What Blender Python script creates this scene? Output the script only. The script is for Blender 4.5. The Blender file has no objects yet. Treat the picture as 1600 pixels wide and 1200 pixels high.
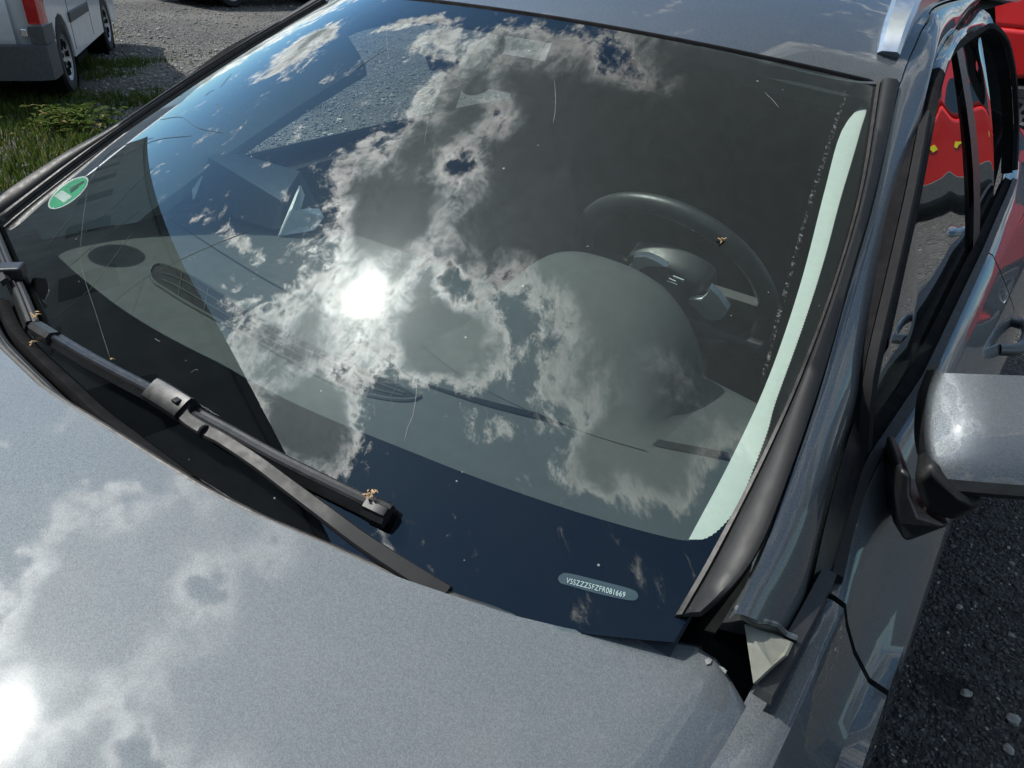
import bpy, bmesh, math, random
import numpy as np
from mathutils import Vector, Matrix, noise
R_ = math.radians
scene = bpy.context.scene
COL = scene.collection
random.seed(7); np.random.seed(7)

# ------------------------------------------------------------------ camera
CAM = np.array([0.82109, -0.27239, 1.50902]); EUL = (1.0110867, -0.0614248, 0.6528039); F = 1115.31
cam_d = bpy.data.cameras.new('camera'); cam = bpy.data.objects.new('camera', cam_d); COL.objects.link(cam)
cam.location = CAM; cam.rotation_euler = EUL
cam_d.sensor_fit = 'HORIZONTAL'; cam_d.sensor_width = 36; cam_d.lens = F * 36 / 1600
cam_d.clip_start = 0.02; cam_d.clip_end = 3000
scene.camera = cam
CM = np.array(cam.rotation_euler.to_matrix())

# ------------------------------------------------------------------ sky, sun, exposure
SUN = np.array([-0.560, -0.181, 0.809]); SUN /= np.linalg.norm(SUN)
EL = math.asin(SUN[2]); AZ = math.atan2(SUN[0], SUN[1])
SKY = 0.12; SUNP = 3.4; EXPO = 0.45
CL_DARK, CL_LIT, CL_GLOW = 0.14, 0.45, 5.2
scene.view_settings.view_transform = 'Standard'; scene.view_settings.look = 'None'
scene.view_settings.exposure = EXPO; scene.view_settings.gamma = 1.0
scene.cycles.use_denoising = True
scene.cycles.max_bounces = 7; scene.cycles.diffuse_bounces = 2; scene.cycles.glossy_bounces = 4; scene.cycles.transparent_max_bounces = 14
scene.cycles.sample_clamp_indirect = 6.0
scene.cycles.caustics_reflective = False; scene.cycles.caustics_refractive = False

# cloud banks: centre (stereographic sky plane), turn, half axes, weight
BLOBS = [(-0.14, 0.27, 0.0, 0.10, 0.05, 0.9), (-0.255, 0.125, 0.0, 0.09, 0.06, 0.6), (0.07, 0.30, 0.4, 0.14, 0.10, 1.2), (-0.0196, 0.1646, -2.6866, 0.2488, 0.1122, 1.3), (-0.106, 0.062, -2.8091, 0.1551, 0.0898, 1.0), (0.0153, -0.0046, -2.436, 0.1314, 0.0746, 1.0), (0.0332, -0.0773, -2.4357, 0.0969, 0.0299, 0.9), (-0.2748, 0.1904, 2.9878, 0.1639, 0.0508, 0.8), (-0.275, -0.0697, 2.8598, 0.1412, 0.104, 0.84), (-0.3576, 0.0179, 2.8108, 0.0858, 0.0685, 0.9), (-0.3456, 0.1166, 2.1131, 0.0712, 0.0525, 0.8), (-0.1754, -0.1008, -2.9168, 0.0737, 0.0403, 0.8), (-0.3687, -0.1853, 2.717, 0.1049, 0.0727, 0.9), (-0.2834, -0.2397, 2.9401, 0.0685, 0.0536, 0.9), (-0.6553, 0.2946, 1.8833, 0.0736, 0.0652, 0.8), (-0.4781, 0.2546, 2.9985, 0.0694, 0.0137, 0.7), (-0.0917, -0.1449, -2.2588, 0.025, 0.0152, 0.5), (-0.5058, -0.0622, 2.952, 0.0489, 0.012, 0.5), (0.1284, 0.1049, 1.5373, 0.1061, 0.0681, 1.0), (-0.2102, -0.0524, 2.9627, 0.0379, 0.0153, -0.6)]


class NT:
    """small helper to wire shader nodes"""
    def __init__(s, tree): s.t = tree; s.n = tree.nodes; s.l = tree.links
    def node(s, kind, **kw):
        n = s.n.new(kind)
        for k, v in kw.items(): setattr(n, k, v)
        return n
    def put(s, sock, v):
        if hasattr(v, 'is_output'): s.l.new(v, sock)
        elif v is not None: sock.default_value = v
    def math(s, op, a, b=None, c=None, clamp=False):
        n = s.node('ShaderNodeMath', operation=op, use_clamp=clamp)
        for i, v in enumerate((a, b, c)):
            if v is not None: s.put(n.inputs[i], v)
        return n.outputs[0]
    def vec(s, op, a, b=None):
        n = s.node('ShaderNodeVectorMath', operation=op)
        s.put(n.inputs[0], a)
        if b is not None: s.put(n.inputs[1], b)
        return n.outputs['Value'] if op in ('LENGTH', 'DOT_PRODUCT', 'DISTANCE') else n.outputs[0]
    def ramp(s, v, a, b, lo=0.0, hi=1.0, kind='SMOOTHSTEP'):
        n = s.node('ShaderNodeMapRange', interpolation_type=kind)
        s.put(n.inputs[0], v); n.inputs[1].default_value = a; n.inputs[2].default_value = b
        n.inputs[3].default_value = lo; n.inputs[4].default_value = hi
        return n.outputs[0]
    def mix(s, f, a, b, mode='MIX'):
        n = s.node('ShaderNodeMix', data_type='RGBA', blend_type=mode)
        s.put(n.inputs[0], f); s.put(n.inputs[6], a); s.put(n.inputs[7], b)
        return n.outputs[2]
    def noise(s, v, scale, detail=4, rough=.5, dist=0.0, dims='3D', out=0):
        n = s.node('ShaderNodeTexNoise', noise_dimensions=dims)
        if v is not None: s.put(n.inputs['Vector'], v)
        n.inputs['Scale'].default_value = scale; n.inputs['Detail'].default_value = detail
        n.inputs['Roughness'].default_value = rough; n.inputs['Distortion'].default_value = dist
        return n.outputs[out]


world = bpy.data.worlds.new('World'); scene.world = world; world.use_nodes = True
w = NT(world.node_tree); w.n.clear()
tc = w.node('ShaderNodeTexCoord').outputs['Generated']
direction = w.vec('NORMALIZE', tc)
sky = w.node('ShaderNodeTexSky', sky_type='NISHITA', sun_disc=False, sun_elevation=EL, sun_rotation=AZ, altitude=200, air_density=1.1, dust_density=0.7, ozone_density=2.5)
sep = w.node('ShaderNodeSeparateXYZ'); w.put(sep.inputs[0], direction)
zc = w.math('MAXIMUM', sep.outputs[2], -0.05)
k = w.math('DIVIDE', 1.0, w.math('ADD', zc, 1.0))
comb = w.node('ShaderNodeCombineXYZ')
w.put(comb.inputs[0], w.math('MULTIPLY', sep.outputs[0], k)); w.put(comb.inputs[1], w.math('MULTIPLY', sep.outputs[1], k))
P = comb.outputs[0]
wn = w.node('ShaderNodeTexNoise'); w.put(wn.inputs['Vector'], P); wn.inputs['Scale'].default_value = 14; wn.inputs['Detail'].default_value = 4
warp = w.vec('MULTIPLY', w.vec('SUBTRACT', wn.outputs['Color'], (.5, .5, .5)), (.045, .045, 0))
PW = w.vec('ADD', P, warp)
total = None
for cx, cy, rot, sx, sy, wt in BLOBS:
    m = w.node('ShaderNodeMapping', vector_type='TEXTURE'); w.put(m.inputs[0], PW)
    m.inputs['Location'].default_value = (cx, cy, 0); m.inputs['Rotation'].default_value = (0, 0, rot); m.inputs['Scale'].default_value = (sx, sy, 1)
    v = w.ramp(w.vec('LENGTH', m.outputs[0]), 0.35, 1.35, wt, 0.0)
    total = v if total is None else w.math('ADD', total, v)
# the rest of the sky carries the same kind of broken cloud
far = w.vec('LENGTH', w.vec('SUBTRACT', P, (-.27, -.05, 0)))
broad = w.math('MULTIPLY', w.ramp(w.noise(P, 3.4, 3, .5), .42, .62, 0, .95), w.ramp(far, .52, .80))
total = w.math('ADD', w.math('MULTIPLY', w.math('MINIMUM', total, 1.35), .92), broad)
fb = w.noise(PW, 20, 8, .70)
fb2 = w.noise(w.vec('ADD', PW, w.vec('MULTIPLY', wn.outputs['Color'], (.02, -.02, 0))), 58, 5, .70)
amp = w.ramp(total, .70, 1.15, 1.0, .22)
D = w.math('ADD', total, w.math('MULTIPLY', w.math('SUBTRACT', fb, .5), w.math('MULTIPLY', amp, 2.5)))
D = w.math('ADD', D, w.math('MULTIPLY', w.math('SUBTRACT', fb2, .5), w.math('MULTIPLY', amp, 1.1)))
alpha = w.ramp(D, .22, .64)
thick = w.ramp(D, .52, 1.05)
ang = w.math('ARCCOSINE', w.math('MINIMUM', w.vec('DOT_PRODUCT', direction, tuple(SUN)), .999999))
angd = w.math('MULTIPLY', ang, 57.29578)
near = w.math('POWER', 2.71828, w.math('MULTIPLY', w.math('POWER', w.math('DIVIDE', angd, 13.0), 1.3), -1.0))
mid = w.math('POWER', 2.71828, w.math('DIVIDE', angd, -34.0))
lit = w.math('ADD', w.math('MULTIPLY', near, CL_GLOW), w.math('ADD', w.math('MULTIPLY', mid, 2.4), CL_LIT))
dark = w.math('ADD', w.math('MULTIPLY', near, .9), w.math('ADD', w.math('MULTIPLY', mid, .7), CL_DARK))
lum = w.node('ShaderNodeMix', data_type='FLOAT'); w.put(lum.inputs[0], thick); w.put(lum.inputs[2], lit); w.put(lum.inputs[3], dark)
lum = w.math('MULTIPLY', lum.outputs[0], w.math('ADD', w.math('MULTIPLY', w.math('SUBTRACT', fb2, .5), w.math('MULTIPLY', amp, 2.6)), 1.0))
ccol = w.mix(thick, (1.0, 1.0, .97, 1), (.84, .97, 1.0, 1))
cl = w.node('ShaderNodeVectorMath', operation='SCALE'); w.put(cl.inputs[0], ccol); w.put(cl.inputs['Scale'], w.math('MULTIPLY', lum, 1.0 / SKY))
skyc = w.mix(alpha, w.vec('MULTIPLY', sky.outputs[0], (.50, .72, .80)), cl.outputs[0])
# the bright ring of thin cloud right round the sun
aure = w.math('ADD', w.math('MULTIPLY', w.math('POWER', 2.71828, w.math('MULTIPLY', w.math('POWER', w.math('DIVIDE', angd, 1.35), 2.0), -1.0)), 110.0),
              w.math('MULTIPLY', w.math('POWER', 2.71828, w.math('DIVIDE', angd, -2.4)), 9.0))
au = w.node('ShaderNodeVectorMath', operation='SCALE'); au.inputs[0].default_value = (1.0, .97, .9); w.put(au.inputs['Scale'], w.math('MULTIPLY', aure, 1.0 / SKY))
skyc = w.vec('ADD', skyc, au.outputs[0])
bg = w.node('ShaderNodeBackground'); w.put(bg.inputs[0], skyc); bg.inputs[1].default_value = SKY
wo = w.node('ShaderNodeOutputWorld'); w.l.new(bg.outputs[0], wo.inputs[0])
world.cycles.sampling_method = 'MANUAL'; world.cycles.sample_map_resolution = 1024

sd = bpy.data.lights.new('sun', 'SUN'); sd.energy = SUNP; sd.angle = R_(0.53); sd.color = (1.0, .965, .915)
so = bpy.data.objects.new('sun', sd); COL.objects.link(so)
so.rotation_euler = Vector(SUN).to_track_quat('Z', 'Y').to_euler()


# ------------------------------------------------------------------ survey helpers: photograph pixel -> point on a surface in the place
def ray(px, py):
    d = CM @ np.array([(px - 800) / F, -(py - 600) / F, -1.0]); return d / np.linalg.norm(d)
def at(px, py, ax, val):
    d = ray(px, py); return CAM + d * ((val - CAM[ax]) / d[ax])
def atx(px, py, v): return at(px, py, 0, v)
def aty(px, py, v): return at(px, py, 1, v)
def atz(px, py, v): return at(px, py, 2, v)
_b = np.array([.708, .167, .985]); _t = np.array([.590, .910, 1.364]); _BC = np.array([0, -.02, .945]); _TC = np.array([0, .746, 1.408])
def ws(u, v):
    """the outer face of the windscreen"""
    x = u * (_b[0] + (_t[0] - _b[0]) * v + 4 * v * (1 - v) * .037)
    yc = _BC[1] + (_TC[1] - _BC[1]) * v; zz = _BC[2] + (_TC[2] - _BC[2]) * v
    ye = _b[1] + (_t[1] - _b[1]) * v; ze = _b[2] + (_t[2] - _b[2]) * v
    kk = (u * u) ** 1.1; bb = 4 * v * (1 - v); bl = .022 * (1 - kk) + .002 * kk
    return np.array([x, yc + (ye - yc) * kk - bb * bl * .5, zz + (ze - zz) * kk + bb * bl * .87])
def wn_(u, v):
    e = 1e-4; n = np.cross(ws(u + e, v) - ws(u - e, v), ws(u, v + e) - ws(u, v - e)); return n / np.linalg.norm(n)
OFFD = np.array([0, -.47, .88])
def hit(px, py, off=0.0):
    d = ray(px, py); o = CAM - OFFD * off; q = np.array([0., .5, 1.])
    for _ in range(14):
        f = ws(q[0], q[1]) - (o + d * q[2])
        J = np.stack([(ws(q[0] + 1e-4, q[1]) - ws(q[0] - 1e-4, q[1])) / 2e-4, (ws(q[0], q[1] + 1e-4) - ws(q[0], q[1] - 1e-4)) / 2e-4, -d], 1)
        q = q - np.linalg.solve(J, f)
    return q
def onws(px, py, off=0.0):
    q = hit(px, py, off); return ws(q[0], q[1]) + OFFD * off
def interp(pts, n, closed=False):
    """Catmull-Rom through points, n samples spaced evenly"""
    P = [np.array(p, float) for p in pts]
    if closed: P = [P[-1]] + P + [P[0], P[1]]
    else: P = [2 * P[0] - P[1]] + P + [2 * P[-1] - P[-2]]
    out = []
    for i in range(1, len(P) - 2):
        for s in np.linspace(0, 1, 16, endpoint=False):
            a, b, c, d = P[i - 1], P[i], P[i + 1], P[i + 2]
            out.append(.5 * (2 * b + (c - a) * s + (2 * a - 5 * b + 4 * c - d) * s * s + (3 * b - a - 3 * c + d) * s ** 3))
    if not closed: out.append(P[-2])
    else: out.append(out[0])
    out = np.array(out); L = np.concatenate([[0], np.cumsum(np.linalg.norm(np.diff(out, axis=0), axis=1))])
    tt = np.linspace(0, L[-1], n + 1)[:-1] if closed else np.linspace(0, L[-1], n)
    return [np.array([np.interp(t, L, out[:, j]) for j in range(out.shape[1])]) for t in tt]


# ------------------------------------------------------------------ mesh helpers
class MB:
    def __init__(s): s.v = []; s.f = []; s.m = []
    def add(s, vs, fs, m=0):
        b = len(s.v); s.v += [tuple(map(float, p)) for p in vs]; s.f += [tuple(b + i for i in f) for f in fs]; s.m += [m] * len(fs); return s
    def grid(s, rows, m=0, closed_u=False, closed_v=False, flip=False):
        n = len(rows[0]); vs = [p for r in rows for p in r]; fs = []
        R = len(rows)
        for i in range(R if closed_v else R - 1):
            for j in range(n if closed_u else n - 1):
                a, b, c, d = i * n + j, i * n + (j + 1) % n, ((i + 1) % R) * n + (j + 1) % n, ((i + 1) % R) * n + j
                fs.append((d, c, b, a) if flip else (a, b, c, d))
        return s.add(vs, fs, m)
    def box(s, c, size, rot=None, m=0):
        c = Vector(c); h = [x / 2 for x in size]; M = rot if rot is not None else Matrix.Identity(3)
        vs = [c + M @ Vector((sx * h[0], sy * h[1], sz * h[2])) for sx in (-1, 1) for sy in (-1, 1) for sz in (-1, 1)]
        return s.add(vs, [(0, 1, 3, 2), (4, 6, 7, 5), (0, 4, 5, 1), (2, 3, 7, 6), (0, 2, 6, 4), (1, 5, 7, 3)], m)
    def hexa(s, p, m=0):  # 8 corners: bottom ring 0-3, top ring 4-7
        return s.add(p, [(3, 2, 1, 0), (4, 5, 6, 7), (0, 1, 5, 4), (1, 2, 6, 5), (2, 3, 7, 6), (3, 0, 4, 7)], m)
    def sweep(s, path, prof, ups=None, m=0, caps=True, scales=None):
        """profile [(side, up)] carried along a path"""
        path = [Vector(p) for p in path]; rows = []; n = len(path)
        for i, p in enumerate(path):
            t = (path[min(i + 1, n - 1)] - path[max(i - 1, 0)]).normalized()
            up = Vector(ups[i]) if isinstance(ups, list) else Vector(ups if ups is not None else (0, 0, 1))
            side = t.cross(up)
            if side.length < 1e-5: side = t.cross(Vector((0, 1, 0)))
            side.normalize(); u = side.cross(t).normalized(); k = scales[i] if scales else 1.0
            rows.append([p + side * a * k + u * b * k for a, b in prof])
        s.grid(rows, m, closed_u=True)
        if caps:
            b = len(s.v); q = len(prof)
            s.add(rows[0], [tuple(range(q))[::-1]], m); s.add(rows[-1], [tuple(range(q))], m)
        return s
    def tube(s, path, r, seg=8, m=0, scales=None):
        return s.sweep(path, [(r * math.cos(2 * math.pi * i / seg), r * math.sin(2 * math.pi * i / seg)) for i in range(seg)], m=m, scales=scales)
    def lathe(s, prof, c, axis, seg=32, m=0):
        """profile [(radius, along axis)]"""
        a = Vector(axis).normalized(); x = a.orthogonal().normalized(); y = a.cross(x); c = Vector(c)
        rows = [[c + a * h + (x * math.cos(2 * math.pi * i / seg) + y * math.sin(2 * math.pi * i / seg)) * r for i in range(seg)] for r, h in prof]
        return s.grid(rows, m, closed_u=True)
    def poly(s, pts, m=0, flip=False):
        return s.add(pts, [tuple(range(len(pts)))[::-1] if flip else tuple(range(len(pts)))], m)
    def slab(s, pts, off, m=0):
        """a flat outline given thickness"""
        n = len(pts); o = np.array(off, float); q = [np.array(p, float) + o for p in pts]
        s.add(list(pts) + q, [tuple(range(n))[::-1], tuple(range(n, 2 * n))] + [(i, (i + 1) % n, n + (i + 1) % n, n + i) for i in range(n)], m); return s
    def build(s, name, mats, parent=None, smooth=35, bevel=None, fixn=True, mirror=False):
        me = bpy.data.meshes.new(name)
        vs = [(-x, y, z) for x, y, z in s.v] if mirror else s.v
        fs = [f[::-1] for f in s.f] if mirror else s.f
        me.from_pydata(vs, [], fs)
        mats = mats if isinstance(mats, (list, tuple)) else [mats]
        for a in mats: me.materials.append(a)
        if len(mats) > 1: me.polygons.foreach_set('material_index', s.m)
        if fixn:
            bm = bmesh.new(); bm.from_mesh(me); bmesh.ops.remove_doubles(bm, verts=bm.verts, dist=1e-6)
            bmesh.ops.recalc_face_normals(bm, faces=bm.faces); bm.to_mesh(me); bm.free()
        if smooth is not None:
            me.polygons.foreach_set('use_smooth', [True] * len(me.polygons))
            if smooth < 180: me.set_sharp_from_angle(angle=R_(smooth))
        me.update()
        o = bpy.data.objects.new(name, me); COL.objects.link(o); o.parent = parent
        if bevel:
            b = o.modifiers.new('bevel', 'BEVEL'); b.width = bevel; b.segments = 3; b.limit_method = 'ANGLE'; b.angle_limit = R_(35); b.harden_normals = True
        return o


def tag(o, label=None, cat=None, group=None, kind=None):
    if label: o['label'] = label
    if cat: o['category'] = cat
    if group: o['group'] = group
    if kind: o['kind'] = kind
    return o
def empty(name, loc=(0, 0, 0)):
    o = bpy.data.objects.new(name, None); COL.objects.link(o); o.location = loc; o.empty_display_size = .1; return o


# ------------------------------------------------------------------ materials
def mat(name):
    m = bpy.data.materials.new(name); m.use_nodes = True; t = NT(m.node_tree); t.n.clear()
    out = t.node('ShaderNodeOutputMaterial'); return m, t, out
def pbr(name, col, rough=.5, metal=0.0, coat=0.0, spec=.5, var=.12, vscale=40, bump=0.0, bscale=300, tint=None, rvar=.1):
    m, t, out = mat(name); b = t.node('ShaderNodeBsdfPrincipled')
    co = t.node('ShaderNodeTexCoord').outputs['Object']
    nz = t.noise(co, vscale, 5, .6)
    c0 = tuple(x * (1 - var) for x in col) + (1,); c1 = tuple(min(1, x * (1 + var)) for x in (tint or col)) + (1,)
    t.put(b.inputs['Base Color'], t.mix(t.ramp(nz, .3, .7), c0, c1))
    t.put(b.inputs['Roughness'], t.ramp(t.noise(co, vscale * 2.3, 4), .3, .7, max(0, rough - rvar * rough), min(1, rough + rvar * rough)))
    b.inputs['Metallic'].default_value = metal; b.inputs['Coat Weight'].default_value = coat; b.inputs['Coat Roughness'].default_value = .03
    b.inputs['Specular IOR Level'].default_value = spec
    if bump:
        bp = t.node('ShaderNodeBump'); bp.inputs['Strength'].default_value = bump; bp.inputs['Distance'].default_value = .001
        t.put(bp.inputs['Height'], t.noise(co, bscale, 3)); t.l.new(bp.outputs[0], b.inputs['Normal'])
    t.l.new(b.outputs[0], out.inputs[0]); return m

def paint(name, col, flake=.35, metal=.75, rough=.38, dust=.03, fscale=900, coat=(.008, .02)):
    m, t, out = mat(name); b = t.node('ShaderNodeBsdfPrincipled'); co = t.node('ShaderNodeTexCoord').outputs['Object']
    vo = t.node('ShaderNodeTexVoronoi'); t.put(vo.inputs['Vector'], co); vo.inputs['Scale'].default_value = fscale
    f = t.node('ShaderNodeSeparateColor'); t.put(f.inputs[0], vo.outputs['Color'])
    c = t.mix(f.outputs[0], tuple(x * (1 - flake) for x in col) + (1,), tuple(x * (1 + flake) for x in col) + (1,))
    d = t.ramp(t.noise(co, 9, 6, .65), .45, .8, 0, dust)
    c = t.mix(d, c, (.45, .43, .40, 1))
    t.put(b.inputs['Base Color'], c); b.inputs['Metallic'].default_value = metal; b.inputs['Roughness'].default_value = rough
    # flakes lie at slightly different angles
    nm = t.vec('NORMALIZE', t.vec('ADD', t.node('ShaderNodeNewGeometry').outputs['Normal'], t.vec('MULTIPLY', t.vec('SUBTRACT', vo.outputs['Color'], (.5, .5, .5)), (flake * .45,) * 3)))
    t.put(b.inputs['Normal'], nm)
    b.inputs['Coat Weight'].default_value = 1.0; b.inputs['Coat IOR'].default_value = 1.5
    t.put(b.inputs['Coat Roughness'], t.ramp(t.noise(co, 14, 5, .6), .35, .75, coat[0], coat[1]))
    t.l.new(b.outputs[0], out.inputs[0]); return m

def glass(name, tintc, refl=1.7, dust=.05, specks=.0, f0boost=1.0):
    m, t, out = mat(name); co = t.node('ShaderNodeTexCoord').outputs['Object']
    tr = t.node('ShaderNodeBsdfTransparent'); tr.inputs[0].default_value = tintc + (1,)
    gl = t.node('ShaderNodeBsdfGlossy'); gl.inputs['Roughness'].default_value = 0.0; gl.inputs['Color'].default_value = (.97, 1.0, 1.0, 1)
    # thin pane: the same reflectance from both sides (Schlick)
    lw = t.node('ShaderNodeLayerWeight'); lw.inputs['Blend'].default_value = .5
    f0 = t.math('ADD', t.math('MULTIPLY', t.math('POWER', lw.outputs['Facing'], 5.0), .958), .042)
    fr = t.math('MINIMUM', t.math('MULTIPLY', f0, refl), .9)
    mx = t.node('ShaderNodeMixShader'); t.put(mx.inputs[0], fr); t.l.new(tr.outputs[0], mx.inputs[1]); t.l.new(gl.outputs[0], mx.inputs[2])
    df = t.node('ShaderNodeBsdfDiffuse'); df.inputs[0].default_value = (.62, .62, .58, 1)
    film = t.ramp(t.noise(co, 6, 6, .65), .35, .8, dust * .25, dust)
    if specks:
        vo = t.node('ShaderNodeTexVoronoi'); t.put(vo.inputs['Vector'], co); vo.inputs['Scale'].default_value = 55
        sc = t.node('ShaderNodeSeparateColor'); t.put(sc.inputs[0], vo.outputs['Color'])
        size = t.math('MULTIPLY', t.math('POWER', sc.outputs[0], 6.0), .085)
        dot = t.math('MULTIPLY', t.math('LESS_THAN', vo.outputs['Distance'], size), specks)
        film = t.math('MAXIMUM', film, dot)
    m2 = t.node('ShaderNodeMixShader'); t.put(m2.inputs[0], film); t.l.new(mx.outputs[0], m2.inputs[1]); t.l.new(df.outputs[0], m2.inputs[2])
    t.l.new(m2.outputs[0], out.inputs[0]); return m

M = {}
M['paint'] = paint('grey_metallic_paint', (.092, .105, .116), flake=.30, metal=.70, rough=.56, fscale=1150)
M['hoodpaint'] = paint('grey_metallic_bonnet_paint', (.118, .135, .147), flake=.32, metal=.30, rough=.70, fscale=1150, coat=(.028, .06), dust=.06)
M['silver'] = pbr('brushed_aluminium', (.72, .74, .75), .32, 1.0, var=.04)
M['blackp'] = pbr('black_plastic', (.014, .0145, .016), .40, var=.3, bump=.2)
M['bladeblack'] = pbr('wiper_black', (.010, .010, .011), .30, var=.2)
M['rubber'] = pbr('black_rubber', (.010, .010, .011), .85, var=.3, spec=.08)
M['trimgrey'] = pbr('dark_grey_trim', (.0125, .013, .0135), .5, var=.12, spec=.3)
M['sealbrown'] = pbr('dusty_seal', (.038, .036, .034), .55, var=.4, vscale=60)
M['mattrim'] = pbr('matt_window_trim', (.020, .020, .021), .8, var=.1, spec=.08)
M['frit'] = pbr('black_enamel', (.0035, .004, .005), .9, var=.1, spec=.0)
M['dash'] = pbr('grained_dash_plastic', (.054, .060, .059), .72, var=.06, spec=.22, vscale=18, bump=.5, bscale=900)
M['dashd'] = pbr('dark_dash_plastic', (.006, .0065, .007), .7, var=.2, spec=.2)
M['inner'] = pbr('dark_interior', (.014, .0145, .015), .8, var=.2)
M['headliner'] = pbr('headliner', (.10, .105, .10), .9, var=.05)
M['pillartrim'] = pbr('pale_pillar_trim', (.42, .45, .42), .8, var=.03, vscale=120)
M['seat'] = pbr('seat_fabric', (.004, .0043, .0046), .95, var=.25, vscale=150, spec=.1)
M['wheelleather'] = pbr('steering_leather', (.02, .02, .021), .42, var=.2)
M['satin'] = pbr('satin_silver_plastic', (.62, .63, .63), .45, .2, var=.04)
M['chrome'] = pbr('chrome', (.85, .86, .87), .12, 1.0, var=.02)
M['screen'] = glass('windscreen_glass', (.85, .93, .90), 1.75, .006, .35)
M['sideglass'] = glass('side_glass', (.74, .80, .78), 1.7, .015, .15)
M['green'] = pbr('sticker_green', (.03, .44, .20), .5, var=.1, vscale=200)
M['white'] = pbr('sticker_white', (.75, .8, .77), .5, var=.05)
M['ink'] = pbr('dark_ink', (.02, .05, .03), .5)
M['vin'] = pbr('number_strip', (.035, .055, .07), .5)
M['vintext'] = pbr('number_strip_text', (.62, .68, .68), .5)
M['grimy'] = pbr('grimy_olive_plastic', (.17, .175, .145), .6, var=.15, vscale=60)
M['leaf'] = pbr('dry_leaf', (.33, .22, .11), .8, var=.45, vscale=300)
M['scratch'] = pbr('scratch_white', (.22, .235, .23), .6, var=.3)
M['paper'] = pbr('white_paper', (.72, .76, .74), .7, var=.05)
M['boxlit'] = pbr('lit_board', (.40, .43, .42), .8, var=.06)
M['boxshade'] = pbr('shaded_board', (.06, .068, .075), .8, var=.06)
M['tyre'] = pbr('tyre_rubber', (.018, .018, .019), .75, var=.3)
M['alloy'] = pbr('wheel_alloy', (.45, .46, .47), .4, .7, var=.15)
M['vanwhite'] = pbr('white_van_paint', (.70, .71, .72), .35, coat=.6, var=.06, vscale=5)
M['vangrey'] = pbr('grey_bumper_plastic', (.075, .078, .08), .6, var=.15)
M['redlens'] = pbr('red_lamp_lens', (.5, .01, .012), .15, coat=1.0, var=.2)
M['redpaint'] = pbr('red_van_paint', (.50, .010, .010), .35, coat=1.0, var=.05, vscale=3)
M['blackpaint'] = pbr('black_car_paint', (.012, .012, .014), .3, coat=1.0, var=.1)
M['carglass'] = pbr('dark_window_glass', (.015, .018, .02), .06, coat=.5, var=.1)
M['plaster'] = pbr('grey_plaster', (.30, .30, .28), .9, var=.18, vscale=1.2)
M['paneold'] = pbr('dusty_window_pane', (.05, .055, .055), .55, var=.2, spec=.2)
M['roofsheet'] = pbr('roof_sheet', (.10, .10, .10), .7, var=.2)
M['yellow'] = pbr('yellow_sticker', (.75, .68, .03), .5)
M['cable'] = pbr('black_cable', (.008, .008, .008), .6)
M['stone'] = pbr('pale_stone', (.26, .25, .23), .9, var=.35, vscale=90)

# ------------------------------------------------------------------ ground
def ground_material():
    m, t, out = mat('gravel_ground'); b = t.node('ShaderNodeBsdfPrincipled'); co = t.node('ShaderNodeTexCoord').outputs['Object']
    v1 = t.node('ShaderNodeTexVoronoi'); t.put(v1.inputs['Vector'], co); v1.inputs['Scale'].default_value = 60
    v2 = t.node('ShaderNodeTexVoronoi'); t.put(v2.inputs['Vector'], co); v2.inputs['Scale'].default_value = 140
    s1 = t.node('ShaderNodeSeparateColor'); t.put(s1.inputs[0], v1.outputs['Color']); s2 = t.node('ShaderNodeSeparateColor'); t.put(s2.inputs[0], v2.outputs['Color'])
    c = t.mix(s1.outputs[0], (.03, .03, .03, 1), (.13, .127, .12, 1))
    c = t.mix(t.math('MULTIPLY', t.math('GREATER_THAN', s2.outputs[0], .93), .7), c, (.30, .29, .27, 1))
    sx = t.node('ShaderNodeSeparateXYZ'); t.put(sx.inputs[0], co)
    pale = t.ramp(t.math('ADD', sx.outputs[0], t.math('MULTIPLY', t.noise(co, .8, 3), 1.5)), -.6, .9, 1.0, 0.0)  # left paler, right darker: sunlit and car-shaded sides put into the colour
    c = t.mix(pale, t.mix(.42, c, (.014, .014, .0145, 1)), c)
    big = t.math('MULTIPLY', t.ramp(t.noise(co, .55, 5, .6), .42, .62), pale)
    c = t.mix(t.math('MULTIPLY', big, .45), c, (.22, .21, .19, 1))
    moss = t.ramp(t.noise(co, 1.1, 6, .65), .58, .72)
    c = t.mix(t.math('MULTIPLY', moss, .5), c, (.06, .075, .02, 1))
    dp = atz(1478, 1075, 0.0)   # a dark damp spot
    dd = t.math('ADD', t.vec('LENGTH', t.vec('SUBTRACT', co, (float(dp[0]), float(dp[1]), 0))), t.math('MULTIPLY', t.math('SUBTRACT', t.noise(co, 22, 4), .5), .10))
    c = t.mix(t.ramp(dd, .045, .075, .8, 0.0), c, (.006, .006, .006, 1))
    t.put(b.inputs['Base Color'], c); b.inputs['Roughness'].default_value = .92
    h = t.math('ADD', t.math('MULTIPLY', v1.outputs['Distance'], -1.0), t.math('MULTIPLY', v2.outputs['Distance'], -.4))
    bp = t.node('ShaderNodeBump'); bp.inputs['Strength'].default_value = 1.0; bp.inputs['Distance'].default_value = .02; t.put(bp.inputs['Height'], h)
    t.l.new(bp.outputs[0], b.inputs['Normal']); t.l.new(b.outputs[0], out.inputs[0]); return m
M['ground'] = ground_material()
g = MB(); N = 40
xs = np.sign(np.linspace(-1, 1, N)) * np.abs(np.linspace(-1, 1, N)) ** 3 * 600
g.grid([[(x, y, 0) for x in xs] for y in xs]); tag(g.build('ground', M['ground'], fixn=False), kind='structure')

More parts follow.
